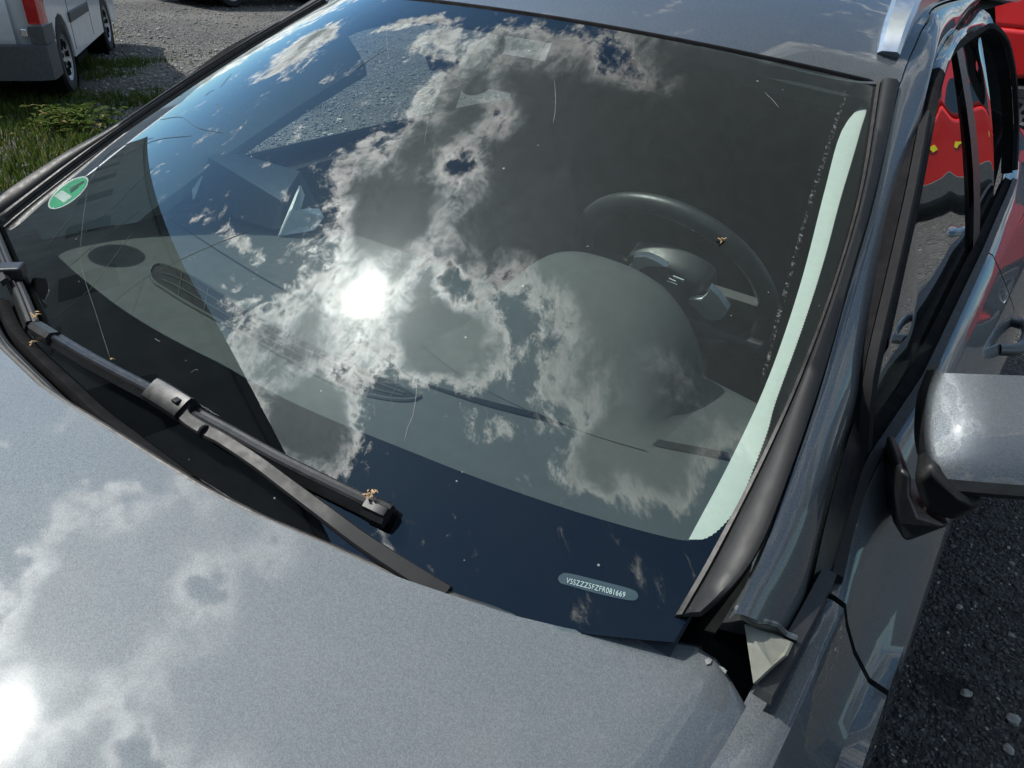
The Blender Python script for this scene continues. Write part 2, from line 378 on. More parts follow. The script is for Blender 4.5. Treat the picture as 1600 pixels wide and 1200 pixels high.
def stuff_pebbles():
    """loose chippings: one mass, too many to count"""
    t = (1 + 5 ** .5) / 2
    iv = np.array([(-1, t, 0), (1, t, 0), (-1, -t, 0), (1, -t, 0), (0, -1, t), (0, 1, t), (0, -1, -t), (0, 1, -t), (t, 0, -1), (t, 0, 1), (-t, 0, -1), (-t, 0, 1)]); iv /= np.linalg.norm(iv[0])
    ifc = np.array([(0, 11, 5), (0, 5, 1), (0, 1, 7), (0, 7, 10), (0, 10, 11), (1, 5, 9), (5, 11, 4), (11, 10, 2), (10, 7, 6), (7, 1, 8), (3, 9, 4), (3, 4, 2), (3, 2, 6), (3, 6, 8), (3, 8, 9), (4, 9, 5), (2, 4, 11), (6, 2, 10), (8, 6, 7), (9, 8, 1)])
    rng = np.random.default_rng(3); DP = atz(1478, 1075, 0.0)
    spots = [(n, x0, x1, y0, y1) for n, x0, x1, y0, y1 in ((26000, .85, 2.0, -.2, 3.2), (6000, .7, 4.0, 3.2, 9), (9000, -14, -2, 1.0, 11), (9000, 'v', 0, 0, 0))]
    V = []; Fc = []; base = 0
    for n, x0, x1, y0, y1 in spots:
        for i in range(n):
            if x0 == 'v':
                gp = atz(rng.uniform(150, 680), rng.uniform(-5, 150) if rng.random() < .5 else rng.uniform(30, 260), 0.0); X_, Y_ = gp[0], gp[1]
            else: X_, Y_ = rng.uniform(x0, x1), rng.uniform(y0, y1)
            if (X_ - DP[0]) ** 2 + (Y_ - DP[1]) ** 2 < .0036 and rng.random() < .75: continue
            big = x0 == 'v' or x0 < 0
            s = (rng.uniform(.002, .0055) if rng.random() < .97 else rng.uniform(.006, .011)) * (3.0 if big else 1)
            v = iv * (s * rng.uniform(.65, 1.35, 3)) * rng.uniform(.75, 1.2, (12, 1))
            a = rng.uniform(0, 6.28); ca, sa = math.cos(a), math.sin(a)
            v = np.stack([v[:, 0] * ca - v[:, 1] * sa, v[:, 0] * sa + v[:, 1] * ca, v[:, 2] * .7], 1) + [X_, Y_, s * .25]
            V.append(v); Fc.append(ifc + base); base += 12
    V = np.concatenate(V); Fc = np.concatenate(Fc)
    me = bpy.data.meshes.new('gravel'); me.vertices.add(len(V)); me.vertices.foreach_set('co', V.ravel())
    me.loops.add(Fc.size); me.loops.foreach_set('vertex_index', Fc.ravel().astype(np.int32))
    me.polygons.add(len(Fc)); me.polygons.foreach_set('loop_start', np.arange(0, Fc.size, 3, dtype=np.int32)); me.polygons.foreach_set('loop_total', np.full(len(Fc), 3, np.int32))
    me.update(); me.validate()
    m, tt, out = mat('chippings'); b = tt.node('ShaderNodeBsdfPrincipled'); gi = tt.node('ShaderNodeNewGeometry')
    r = gi.outputs['Random Per Island']
    c = tt.mix(tt.ramp(r, .0, .85, kind='LINEAR'), (.022, .022, .023, 1), (.095, .093, .088, 1)); c = tt.mix(tt.ramp(r, .955, .97), c, (.34, .32, .28, 1))
    sp = tt.node('ShaderNodeSeparateXYZ'); tt.put(sp.inputs[0], gi.outputs['Position'])
    c = tt.mix(tt.ramp(sp.outputs[0], -1.5, -.5, 1.0, 0.0), c, tt.mix(r, (.07, .07, .068, 1), (.33, .32, .29, 1)))  # left chippings painted lighter, following the sunlit tone of the ground
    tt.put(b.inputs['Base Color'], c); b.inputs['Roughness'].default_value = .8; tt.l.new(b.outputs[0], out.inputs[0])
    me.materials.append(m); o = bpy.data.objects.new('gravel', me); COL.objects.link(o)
    tag(o, 'loose dark stone chippings strewn over the yard', 'gravel', kind='stuff')
stuff_pebbles()

def stuff_grass():
    rng = np.random.default_rng(5); V = []; Fc = []; n = 0
    def dens(x, y):
        a = noise.noise((x * .8, y * .8, 3.1)) * .6 + noise.noise((x * 2.3, y * 2.3, 1.7)) * .4
        if x > -2: return -1
        # a weedy strip between the two parked vehicles, thinner out on the stones
        d = abs((x + 5.0) * .30 + (y - 2.1) * .95)
        return a + .50 - d * .40
    cnt = 0
    while cnt < 36000:
        x = rng.uniform(-13.5, -1.6); y = rng.uniform(-1.0, 10.0); q = dens(x, y)
        n += 1
        if n > 400000: break
        if q < rng.uniform(0.02, .45): continue
        h = rng.uniform(.02, .062) * (1 + max(0, q)); wd = rng.uniform(.003, .007); a = rng.uniform(0, 6.28); ln = rng.uniform(.1, .7) * h
        dx, dy = math.cos(a), math.sin(a); px, py = -dy * wd, dx * wd
        b = len(V); V += [(x - px, y - py, 0), (x + px, y + py, 0), (x + dx * ln * .4 + px * .7, y + dy * ln * .4 + py * .7, h * .6), (x + dx * ln * .4 - px * .7, y + dy * ln * .4 - py * .7, h * .6), (x + dx * ln, y + dy * ln, h)]
        Fc += [(b, b + 1, b + 2, b + 3), (b + 3, b + 2, b + 4)]; cnt += 1
    # one clump of brighter broad weeds
    for i in range(420):
        c = atz(118, 205, 0); x, y = c[0] + rng.normal(0, .14), c[1] + rng.normal(0, .14); h = rng.uniform(.03, .17); a = rng.uniform(0, 6.28); wd = rng.uniform(.008, .018); ln = rng.uniform(.02, .06)
        dx, dy = math.cos(a), math.sin(a); b = len(V)
        V += [(x, y, h), (x + dx * ln - dy * wd, y + dy * ln + dx * wd, h + .015), (x + dx * ln * 2, y + dy * ln * 2, h + .005), (x + dx * ln + dy * wd, y + dy * ln - dx * wd, h + .015)]; Fc.append((b, b + 1, b + 2, b + 3))
    me = bpy.data.meshes.new('grass'); me.from_pydata(V, [], Fc)
    m, t, out = mat('grass_blades'); b = t.node('ShaderNodeBsdfPrincipled'); r = t.node('ShaderNodeNewGeometry').outputs['Random Per Island']
    c = t.mix(r, (.035, .07, .012, 1), (.11, .15, .03, 1)); c = t.mix(t.ramp(r, .9, .93), c, (.22, .18, .07, 1))
    t.put(b.inputs['Base Color'], c); b.inputs['Roughness'].default_value = .85; b.inputs['Specular IOR Level'].default_value = .15
    tl = t.node('ShaderNodeBsdfTranslucent'); t.put(tl.inputs[0], c); mx = t.node('ShaderNodeMixShader'); mx.inputs[0].default_value = .35
    t.l.new(b.outputs[0], mx.inputs[1]); t.l.new(tl.outputs[0], mx.inputs[2]); t.l.new(mx.outputs[0], out.inputs[0])
    me.materials.append(m); o = bpy.data.objects.new('grass', me); COL.objects.link(o)
    tag(o, 'rough green grass and weeds growing through the gravel', 'grass', kind='stuff')
stuff_grass()

# ------------------------------------------------------------------ building behind the photographer, its roof line shows in the windscreen
def building():
    e = np.array([-.930, .367]); nrm = np.array([.367, .930]); P0 = np.array([.10, .13]); Dw = 6.0; H = 1.06 + 1.12 * Dw
    o2 = P0 - nrm * Dw; t0, t1 = -3.0, 46.0
    def pt(t, d, z): q = o2 + e * t - nrm * d; return (q[0], q[1], z)
    root = empty('building', pt(t0, 0, 0)); L = Vector(root.location)
    def loc(p): return tuple(Vector(p) - L)
    m = MB(); m.hexa([loc(pt(t, d, z)) for z in (0, H - .25) for t, d in ((t0, 0), (t1, 0), (t1, 9), (t0, 9))]); m.build('wall', M['plaster'], root, smooth=None)
    m = MB(); m.hexa([loc(pt(t, d, z)) for z in (H - .25, H) for t, d in ((t0, -.06), (t1, -.06), (t1, 9.1), (t0, 9.1))]); m.build('roof', M['roofsheet'], root, smooth=None)
    for i in range(9):
        for zz in (1.0, 4.4):
            tt = t0 + 2.5 + i * 5
            m = MB(); m.hexa([loc(pt(t, d, z)) for z in (zz, zz + 1.5) for t, d in ((tt, -.02), (tt + 1.4, -.02), (tt + 1.4, .1), (tt, .1))]); m.build('window', M['paneold'], root, smooth=None)
    tag(root, 'long grey building whose straight roof edge is mirrored at the left of the windscreen', 'building')
building()


# ------------------------------------------------------------------ wheels and parked vehicles
def wheel(parent, c, axis, r, wd, name='wheel', rimmat=None, spokes=7, holes=True):
    a = Vector(axis).normalized(); c = Vector(c); root = None
    t = MB(); t.lathe([(r * .60, wd * .42), (r * .66, wd * .5), (r * .90, wd * .5), (r * .985, wd * .36), (r, wd * .15), (r, -wd * .15), (r * .985, -wd * .36), (r * .9, -wd * .5), (r * .6, -wd * .45)], c, a, 40)
    root = t.build(name, M['tyre'], parent, smooth=40)
    d = MB(); d.lathe([(.001, wd * .30), (r * .12, wd * .33), (r * .16, wd * .28), (r * .50, wd * .36), (r * .59, wd * .40), (r * .63, wd * .47), (r * .66, wd * .44), (r * .62, wd * .2)], c, a, 40)
    d.build('rim', rimmat or M['alloy'], root)
    x = a.orthogonal().normalized(); y = a.cross(x)
    for i in range(spokes):
        h = MB()
        th = 2 * math.pi * i / spokes; u = x * math.cos(th) + y * math.sin(th); s = a.cross(u)
        p = [c + a * (wd * .345 + .006) + u * r * rr + s * r * ww for rr, ww in ((.30, -.05), (.30, .05), (.50, .085), (.50, -.085))]
        h.slab([np.array(q) for q in p], np.array(a) * .012)
        h.build('rim_opening', M['rubber'], root, smooth=None)
    return root

def prism_body(outline, width, taper=None):
    """side outline [(y, z)] extruded over the width; taper(z) scales the half width"""
    m = MB(); n = len(outline); tp = taper or (lambda z: 1.0)
    Rr = [(width / 2 * tp(z), y, z) for y, z in outline]; Ll = [(-width / 2 * tp(z), y, z) for y, z in outline]
    m.add(Rr + Ll, [tuple(range(n)), tuple(range(n, 2 * n))[::-1]] + [(i, n + i, n + (i + 1) % n, (i + 1) % n) for i in range(n)]); return m
def arch(yc, r, z0, n=9):
    return [(yc + r * math.cos(t), z0 + r * math.sin(t)) for t in np.linspace(0, math.pi, n)]

def white_van():
    yv = np.array([-.825, .565, 0]); xv = np.array([.565, .825, 0]); org = np.array([-6.80, 2.98, 0]) - xv * .80
    root = empty('white_van', org); root.rotation_euler = (0, 0, math.atan2(xv[1], xv[0]))
    wb = 2.62; W = 1.66
    low = [(-.66, .62), (-.70, 1.0), (wb + .78, 1.0), (wb + .82, .62), (wb + .78, .24)] + arch(wb, .37, .30) + [(.42, .27)][:0] + [(wb - .37, .26), (.37, .26)] + arch(0, .37, .30) + [(-.37, .42), (-.64, .42)]
    m = prism_body(low, W); m.build('body', M['vanwhite'], root, smooth=30, bevel=.035)
    up = [(-.70, .985), (-.62, 1.78), (-.50, 1.83), (1.75, 1.80), (2.35, 1.30), (wb + .70, .985)]
    m = prism_body(up, W - .02, lambda z: 1 - .12 * max(0, (z - 1.0) / .8)); m.build('roof', M['vanwhite'], root, smooth=30, bevel=.05)
    # bumper wraps the rear corner
    bm_ = MB()
    prof = [(W / 2 + .012, -.40), (W / 2 + .014, -.62), (W / 2 + .004, -.735), (W / 2 - .09, -.79), (0, -.83), (-W / 2 + .09, -.79), (-W / 2 - .004, -.735), (-W / 2 - .012, -.40)]
    bm_.grid([[(x, y, z) for x, y in prof] for z in (.24, .27, .50)]); bm_.grid([[(x * .9, y * .9, .24) for x, y in prof], [(x, y, .24) for x, y in prof]])
    bm_.grid([[(x, y, .50) for x, y in prof], [(x * .97, y * .965, .515) for x, y in prof]])
    bm_.build('bumper', M['vangrey'], root, smooth=50)
    b2 = MB(); prof2 = [(W / 2 + .016, -.385), (W / 2 + .018, -.62), (W / 2 + .004, -.722), (W / 2 - .10, -.745)]
    b2.grid([[(x, y, z) for x, y in prof2] for z in (.515, .53, .63, .645)]); b2.build('bumper_corner', M['vangrey'], root, smooth=50)
    tl = MB(); pl = [(W / 2 + .012, -.50), (W / 2 + .013, -.64), (W / 2 - .005, -.712), (W / 2 - .09, -.728)]
    tl.grid([[(x, y, z) for x, y in pl] for z in (.66, .70, .80, .90, 1.05, 1.2)]); tl.build('tail_light', M['redlens'], root, smooth=50)
    hg = MB(); hg.box((W / 2 - .13, -.745, .60), (.05, .05, .06)); hg.build('hinge', M['chrome'], root, smooth=None, bevel=.008)
    pn = MB(); pn.grid([[(x, -.715 - (.02 if 0 < i < 3 else 0), z) for i, z in enumerate((.44, .47, .95, .98))] for x in (-.6, -.55, .58, .62)]); pn.build('rear_door', M['vanwhite'], root, smooth=60)
    pl_ = MB(); pl_.box((.16, -.74, .74), (.40, .015, .16)); pl_.build('plate_recess', M['rubber'], root, smooth=None, bevel=.03)
    pg = MB(); pg.box((.31, -.75, .78), (.06, .012, .05)); pg.build('reflector', M['redlens'], root, smooth=None)
    sm = MB(); sm.box((W / 2 + .008, .94, .60), (.025, 1.06, .085)); sm.build('side_moulding', M['vangrey'], root, smooth=None, bevel=.008)
    dg = MB(); dg.box((W / 2 + .0005, .46, .65), (.003, .012, .66)); dg.build('door_gap', M['rubber'], root, smooth=None)
    dg = MB(); dg.box((W / 2 + .0005, 1.55, .65), (.003, .012, .66)); dg.build('door_gap', M['rubber'], root, smooth=None)
    st = MB(); st.box((W / 2 - .10, .86, .20), (.14, .62, .05)); st.build('side_step', M['rubber'], root, smooth=None, bevel=.012)
    ua = MB(); ua.box((0, wb / 2, .26), (W - .3, wb + .6, .1)); ua.build('underbody', M['rubber'], root, smooth=None)
    for yy in (0, wb):
        al = MB(); al.lathe([(.375, .0), (.36, -.25), (.0, -.25)], (W / 2 - .012, yy, .30), (1, 0, 0), 32); al.build('wheel_well', M['rubber'], root)
        for s in (1, -1): wheel(root, (s * (W / 2 - .10), yy, .31), (s, 0, 0), .31, .19, spokes=9)
    for y0, y1, z0, z1 in ((.5, 1.5, 1.06, 1.55), (1.6, 2.1, 1.06, 1.45)):
        g_ = MB(); g_.poly([(W / 2 * (1 - .12 * (z - 1) / .8) - .002, y, z) for y, z in ((y0, z0), (y1, z0), (y1 - .05, z1), (y0, z1))]); g_.build('window', M['carglass'], root, smooth=None)
    tag(root, 'white van with grey rear bumper and red tail light parked on the grass', 'van')
white_van()

def plain_vehicle(name, org, heading, W, wb, H, belt, low_extra, up, bodymat, label, cat, cladding=None, r=.31):
    hd = Vector((heading[0], heading[1], 0)).normalized(); xv = hd.cross(Vector((0, 0, 1)))
    root = empty(name, org); root.rotation_euler = (0, 0, math.atan2(xv.y, xv.x)); ro, fo = low_extra; z0 = .22
    low = [(-ro, .5), (-ro - .02, belt - .06), (-ro + .05, belt), (wb + fo - .08, belt - .02), (wb + fo, belt - .25), (wb + fo, z0)] + [(wb + r + .06, z0)] + arch(wb, r + .06, r) + [(wb - r - .06, z0), (r + .06, z0)] + arch(0, r + .06, r) + [(-r - .06, z0), (-ro + .02, z0 + .04)]
    prism_body(low, W).build('body', bodymat, root, smooth=30, bevel=.05)
    prism_body(up, W - .03, lambda z: 1 - .14 * max(0, (z - belt) / (H - belt))).build('cabin', bodymat, root, smooth=30, bevel=.06)
    y0, y1 = up[0][0], up[-1][0]; zt = belt + (H - belt) * .82
    for a, b in ((.16, .40), (.43, .66)):
        for s in (1, -1):
            pts = []
            for fr, z in ((a, belt + .05), (b, belt + .05), (b - .02, zt), (a + .03, zt)):
                pts.append((s * ((W - .03) / 2 * (1 - .14 * (z - belt) / (H - belt)) + .003), y0 + (y1 - y0) * fr, z))
            q = MB(); q.slab(pts, (s * .004, 0, 0)); q.build('window', M['carglass'], root, smooth=None)
    if cladding:
        for s in (1, -1):
            q = MB(); q.box((s * (W / 2 + .006), wb / 2, .34), (.03, wb - 2 * r - .2, .22)); q.build('sill_cladding', cladding, root, smooth=None, bevel=.01)
        q = MB(); q.box((0, -ro - .01, .42), (W + .01, .12, .34)); q.build('bumper', cladding, root, smooth=None, bevel=.04)
        q = MB(); q.box((0, wb + fo - .02, .42), (W + .01, .12, .34)); q.build('bumper', cladding, root, smooth=None, bevel=.04)
    for yy in (0, wb):
        q = MB(); q.box((0, yy, r + .04), (W - .46, 2 * r + .1, 2 * r)); q.build('wheel_well', M['rubber'], root, smooth=None)
        for s in (1, -1): wheel(root, (s * (W / 2 - .10), yy, r), (s, 0, 0), r, .2, spokes=10)
    tag(root, label, cat); return root
red = plain_vehicle('red_van', (.34, 9.3, 0), (1, .0), 1.8, 2.75, 1.9, 1.08, (.75, .8), [(-.78, 1.06), (-.74, 1.84), (-.6, 1.9), (1.9, 1.88), (2.5, 1.62), (3.1, 1.06)], M['redpaint'], 'bright red van with dark grey cladding standing behind the wagon', 'van', M['vangrey'])
q = MB(); q.box((.905, 1.3, .80), (.006, .05, .07)); q.build('yellow_sticker', M['yellow'], red, smooth=None)
plain_vehicle('black_car', (-13.9, 9.0, 0), (0, 1), 1.78, 2.6, 1.45, .92, (.8, .85), [(-.7, .9), (-.3, 1.36), (.1, 1.45), (1.4, 1.43), (2.3, .9)], M['blackpaint'], 'black car at the far side of the gravel, only wheel and sill showing', 'car')

# ------------------------------------------------------------------ the wagon
CAR = empty('station_wagon', (0, 1.2, 0))
tag(CAR, 'dark grey metallic station wagon with cloudy sky mirrored in its windscreen', 'car')
PARTS = []
def part(mb, name, mats, parent=None, label=None, **kw):
    o = mb.build(name, mats, None, **kw)
    o.parent = parent or CAR
    o.matrix_parent_inverse = Matrix.Translation(-Vector(CAR.location))
    if label: o['label'] = label
    return o
# (sub-parts sit on parts whose own matrix is identity in world space, so only first-level parts need the offset)
def sub(mb, name, mats, parent, label=None, **kw):
    o = mb.build(name, mats, parent, **kw)
    if label: o['label'] = label
    return o

# windscreen
m = MB(); NU, NV = 72, 40
m.grid([[ws(u, v) for u in np.linspace(-1, 1, NU)] for v in np.linspace(0, 1, NV)])
SCREEN = part(m, 'windscreen', M['screen'], smooth=180, fixn=False, label='large windscreen mirroring sun and broken clouds')
inner_px = [(42, 334), (55, 357), (87, 397), (132, 437), (177, 472), (240, 512), (300, 544), (346, 567), (400, 598), (470, 633), (557, 670), (650, 707), (800, 764), (925, 805), (1030, 834), (1070, 842), (1100, 840), (1127, 822), (1155, 785), (1180, 725), (1200, 672), (1222, 600), (1290, 400), (1317, 300), (1345, 205), (1356, 166), (1350, 152), (1320, 142), (1250, 125), (1200, 117), (1100, 97), (1025, 82), (950, 71), (860, 58), (800, 50), (740, 40), (625, 22), (560, 15), (505, 15), (400, 82), (250, 175), (160, 236), (90, 288)]
iuv = [hit(*p)[:2] for p in inner_px]; iuv = interp(iuv, 2000, closed=True)
c0 = np.array([0, .5]); rows = [[] for _ in range(11)]; outer = []
for i, p in enumerate(iuv):
    d = p - c0; kx = 1 / max(abs(d[0]), 1e-6); ky = .5 / max(abs(d[1]), 1e-6); outer.append(c0 + d * min(kx, ky))
for cu, cv in ((-1, 0), (1, 0), (1, 1), (-1, 1)):
    j = min(range(len(outer)), key=lambda i: abs(outer[i][0] - cu) * .7 + abs(outer[i][1] - cv)); outer[j] = np.array([cu, cv], float)
for i, (p, o_) in enumerate(zip(iuv, outer)):
    if i % 2: p = p + (o_ - p) * min(.5,  .0015 / max(np.linalg.norm(o_ - p), 1e-4))   # the dotted rim of the enamel
    for r_, s_ in enumerate((0, .06, .14, .24, .34, .45, .56, .67, .78, .89, 1.0)):
        q = p + (o_ - p) * s_; rows[r_].append(ws(*q) - wn_(*np.clip(q, -.999, .999)) * .004)
m = MB(); m.grid(rows, closed_u=True)
sub(m, 'enamel_border', M['frit'], SCREEN, 'black printed border round the windscreen with dotted edge', smooth=180, fixn=False)

# stickers and print on the glass
def on_glass_outline(pts, off=-.004): return [onws(px, py, off) for px, py in pts]
def ell(cx, cy, a, b, th, n=36, k=1.0):
    return [(cx + k * (a * math.cos(t) * math.cos(th) - b * math.sin(t) * math.sin(th)), cy + k * (a * math.cos(t) * math.sin(th) + b * math.sin(t) * math.cos(th))) for t in np.linspace(0, 2 * math.pi, n, endpoint=False)]
m = MB(); cx, cy, th = 106.5, 301, R_(-37)
m.poly(on_glass_outline(ell(cx, cy, 38, 14.5, th), -.0032), 0); m.poly(on_glass_outline(ell(cx, cy, 35.5, 12.3, th), -.0026), 1)
ax = np.array([math.cos(th), math.sin(th)]); bx = np.array([-math.sin(th), math.cos(th)])
def stk(pts): return [tuple(np.array([cx, cy]) + ax * a + bx * b) for a, b in pts]
m.poly(on_glass_outline([(97, 297), (112.5, 307), (100, 316.5), (84, 306)], -.0022), 0)
m.poly(on_glass_outline([(130.5, 282), (132, 283.5), (112.5, 296.5), (108.5, 296), (110, 294)], -.0018), 2); m.poly(on_glass_outline([(121, 289.5), (123, 291), (110.5, 300.5), (109, 299)], -.0017), 2); m.poly(on_glass_outline([(114, 293.5), (116, 293.5), (120, 290), (118, 290)], -.0016), 2)
sub(m, 'emission_sticker', [M['white'], M['green'], M['ink']], SCREEN, 'green round emission sticker with a 4 and white field', smooth=None)
m = MB(); p = interp([(872, 903), (878, 896.5), (890, 896), (940, 908), (985, 920), (996, 927), (996, 935), (985, 938), (940, 929), (890, 915), (876, 911)], 60, closed=True)
m.poly(on_glass_outline(p, -.0024)); VIN = sub(m, 'identification_strip', M['vin'], SCREEN, 'small clear strip in the border with the vehicle number', smooth=None)
fc = bpy.data.curves.new('vt', 'FONT'); fc.body = 'VSSZZZ5FZFR081669'; fc.size = 1; fc.space_character = 1.08; fc.align_x = 'CENTER'; fc.align_y = 'CENTER'
fo = bpy.data.objects.new('vt', fc); COL.objects.link(fo); bpy.context.view_layer.update()
fme = bpy.data.meshes.new_from_object(fo.evaluated_get(bpy.context.evaluated_depsgraph_get())); bpy.data.objects.remove(fo)
a0 = onws(885, 907, -.0016); a1 = onws(977, 930, -.0016); ex = a1 - a0; wd_ = np.linalg.norm(ex); ex /= wd_; qn = hit(931, 918); nn = wn_(qn[0], qn[1]); ey = np.cross(nn, ex)
vx = [v.co.x for v in fme.vertices]; sc = wd_ / (max(vx) - min(vx)); mc = (a0 + a1) / 2
tv = [tuple(mc + ex * v.co.x * sc + ey * v.co.y * sc * 1.25) for v in fme.vertices]
m = MB(); m.add(tv, [tuple(p.vertices) for p in fme.polygons]); o = m.build('identification_number', M['vintext'], SCREEN, smooth=None, fixn=False)
# scratches and smears
for i, pts in enumerate([[(653, 590), (650, 620), (645, 650), (637, 668), (632, 690)], [(662, 596), (668, 603), (671, 612)], [(1195, 145), (1206, 155), (1217, 168)], [(866, 125), (868, 150), (867, 178), (864, 192)], [(673, 160), (669, 190), (663, 224)], [(320, 150), (328, 143), (335, 140)], [(343, 137), (352, 126), (362, 114)], [(337, 161), (343, 166), (341, 172)], [(242, 529), (250, 534)], [(298, 582), (306, 577), (309, 579)], [(604, 47), (605, 70), (608, 94)]]):
    w_ = [onws(x, y, .0006) for x, y in interp(pts, 10)]
    mm = MB(); mm.tube(w_, .00026 if i != 0 else .00042, 5, scales=[.4] + [1] * 8 + [.4]); sub(mm, 'scratch', M['scratch'], SCREEN)
M['crack'] = pbr('glass_crack', (.075, .085, .083), .5, var=.3)
for pts in ([(75, 383), (98, 355), (120, 328)], [(90, 400), (140, 356), (180, 322), (215, 285), (238, 262)], [(107, 417), (150, 381), (195, 347), (225, 325)], [(75, 505), (110, 477), (145, 447), (178, 402), (207, 363)], [(177, 473), (205, 450), (232, 432), (290, 402), (345, 378), (392, 360)], [(136, 300), (128, 360), (127, 415), (150, 490), (172, 560)], [(140, 285), (160, 250), (190, 228), (240, 215)], [(183, 250), (240, 220), (300, 212)], [(250, 187), (283, 183), (310, 200), (350, 208)], [(556, 109), (580, 92), (606, 76)]):
    w_ = [onws(x, y, .0004) for x, y in interp(pts, 16)]
    mm = MB(); mm.tube(w_, .00034, 5, scales=[.5] + [1] * 14 + [.5]); sub(mm, 'crack', M['crack'], SCREEN)
def streak_mat():
    m, t, out = mat('wiper_smear'); co = t.node('ShaderNodeTexCoord').outputs['Object']
    tr = t.node('ShaderNodeBsdfTransparent'); df = t.node('ShaderNodeBsdfDiffuse'); df.inputs[0].default_value = (.55, .57, .54, 1)
    mx = t.node('ShaderNodeMixShader'); t.put(mx.inputs[0], t.ramp(t.noise(co, 160, 5, .7), .5, .72, 0, .35)); t.l.new(tr.outputs[0], mx.inputs[1]); t.l.new(df.outputs[0], mx.inputs[2]); t.l.new(mx.outputs[0], out.inputs[0]); return m
M['smear'] = streak_mat()
m = MB(); l = interp([(1322, 142), (1295, 225), (1268, 310), (1240, 410), (1215, 500), (1190, 600)], 40)
m.grid([[onws(x - 3.5, y, .0008) for x, y in l], [onws(x + 3.5, y, .0008) for x, y in l]]); sub(m, 'wiper_smear', M['smear'], SCREEN, 'dusty line left by the wiper', smooth=180)

# hood
def hz(x, y):
    s = y - .05; return 1.013 - .115 * x * x + .092 * s - .10 * s * s
edge_px = [(0, 545), (57, 600), (95, 626), (237, 715), (310, 760), (400, 805), (500, 847), (617, 900), (700, 928), (800, 961), (900, 985), (1005, 1001), (1075, 1007), (1100, 1014), (1117, 1027)]
def onhood(px, py):
    d = ray(px, py); lo, hi = .2, 4.0
    for _ in range(60):
        mid_ = (lo + hi) / 2; p = CAM + d * mid_
        if p[2] > hz(p[0], p[1]): lo = mid_
        else: hi = mid_
    return CAM + d * lo
ed = [onhood(*p) for p in edge_px]
exs = [p[0] for p in ed]; eys = [p[1] for p in ed]
def yedge(x):
    if x < exs[0]: return np.interp(-x, exs, eys) - np.interp(-exs[0], exs, eys) + eys[0]
    if x > exs[-1]: return eys[-1] - (x - exs[-1]) * .25
    return float(np.interp(x, exs, eys))
XC, XE = .742, .793
def hoodz(x, y):
    a = abs(x); xc = XC + .06 * min(0, y - .2)
    if a <= xc: return hz(a, y)
    t = (a - xc) / .055; return hz(xc, y) - .024 * t - .014 * t * t
hx = np.concatenate([np.linspace(-XE, -XC - .001, 9), np.linspace(-XC, XC, 74)[1:-1], np.linspace(XC, XE + .003, 11)])
rows = []
for t in [-2, -1] + list(np.linspace(0, 1, 46) ** 1.3):
    r_ = []
    for x in hx:
        ye = yedge(x); y = ye + (-1.25 - ye) * max(t, 0); z = hoodz(x, y)
        if t == -2: z -= .022; y -= .012
        if t == -1: z -= .003; y += .002
        r_.append((x, y, z))
    rows.append(r_)
m = MB(); m.grid(rows)
e_ = [r[-1] for r in rows[2:]]; m.grid([e_, [(x + .001, y, z - .03) for x, y, z in e_]])
HOOD = part(m, 'hood', M['hoodpaint'], smooth=60, label='broad grey bonnet with metallic flake and faint cloud reflections')
# chipped paint at the hood corner
for pts in ([(1101, 1032), (1106, 1030), (1112, 1032), (1110, 1038), (1104, 1040)], [(1123, 1042), (1130, 1045), (1135, 1050), (1133, 1054), (1128, 1049)]):
    mm = MB(); mm.slab([onhood(x, y) + np.array([0, 0, .0005]) for x, y in pts], (0, 0, .0012)); sub(mm, 'paint_chip', M['scratch'], HOOD, smooth=None)

# black scuttle between hood and glass
m = MB(); cr = []
xs_ = np.linspace(-.74, .74, 50)
rows = [[(x, yedge(x) - .05, hz(abs(x), yedge(x)) - .075) for x in xs_], [(x, yedge(x) - .01, hz(abs(x), yedge(x)) - .070) for x in xs_], [ws(np.clip(x / .715, -1, 1), .0) + np.array([0, .0, -.020]) for x in xs_], [ws(np.clip(x / .715, -1, 1), .05) + np.array([0, .0, -.016]) for x in xs_]]
m.grid(rows); m2_ = MB(); m2_.tube([(x, yedge(x) + .008, hz(abs(x), yedge(x)) - .012) for x in np.linspace(-.70, .725, 70)], .0045, 8); part(m2_, 'hood_seal', M['sealbrown'])
COWL = part(m, 'scuttle_panel', M['blackp'], smooth=40, label='black plastic panel below the windscreen')
ridge = [(0, 472), (20, 517), (50, 551), (102, 600), (150, 645), (195, 680), (250, 722), (290, 752)]
rp = [onws(x, y, .012) for x, y in interp(ridge, 40)]
m = MB(); m.sweep(rp, [(-.010, -.006), (-.006, .004), (.0, .007), (.006, .004), (.010, -.006)], ups=tuple(OFFD)); sub(m, 'seal_strip', M['rubber'], COWL, smooth=50)
m = MB(); m.tube([p + OFFD * .002 + np.array([0, -.016, -.006]) for p in rp], .006, 8); sub(m, 'seal_strip', M['blackp'], COWL)

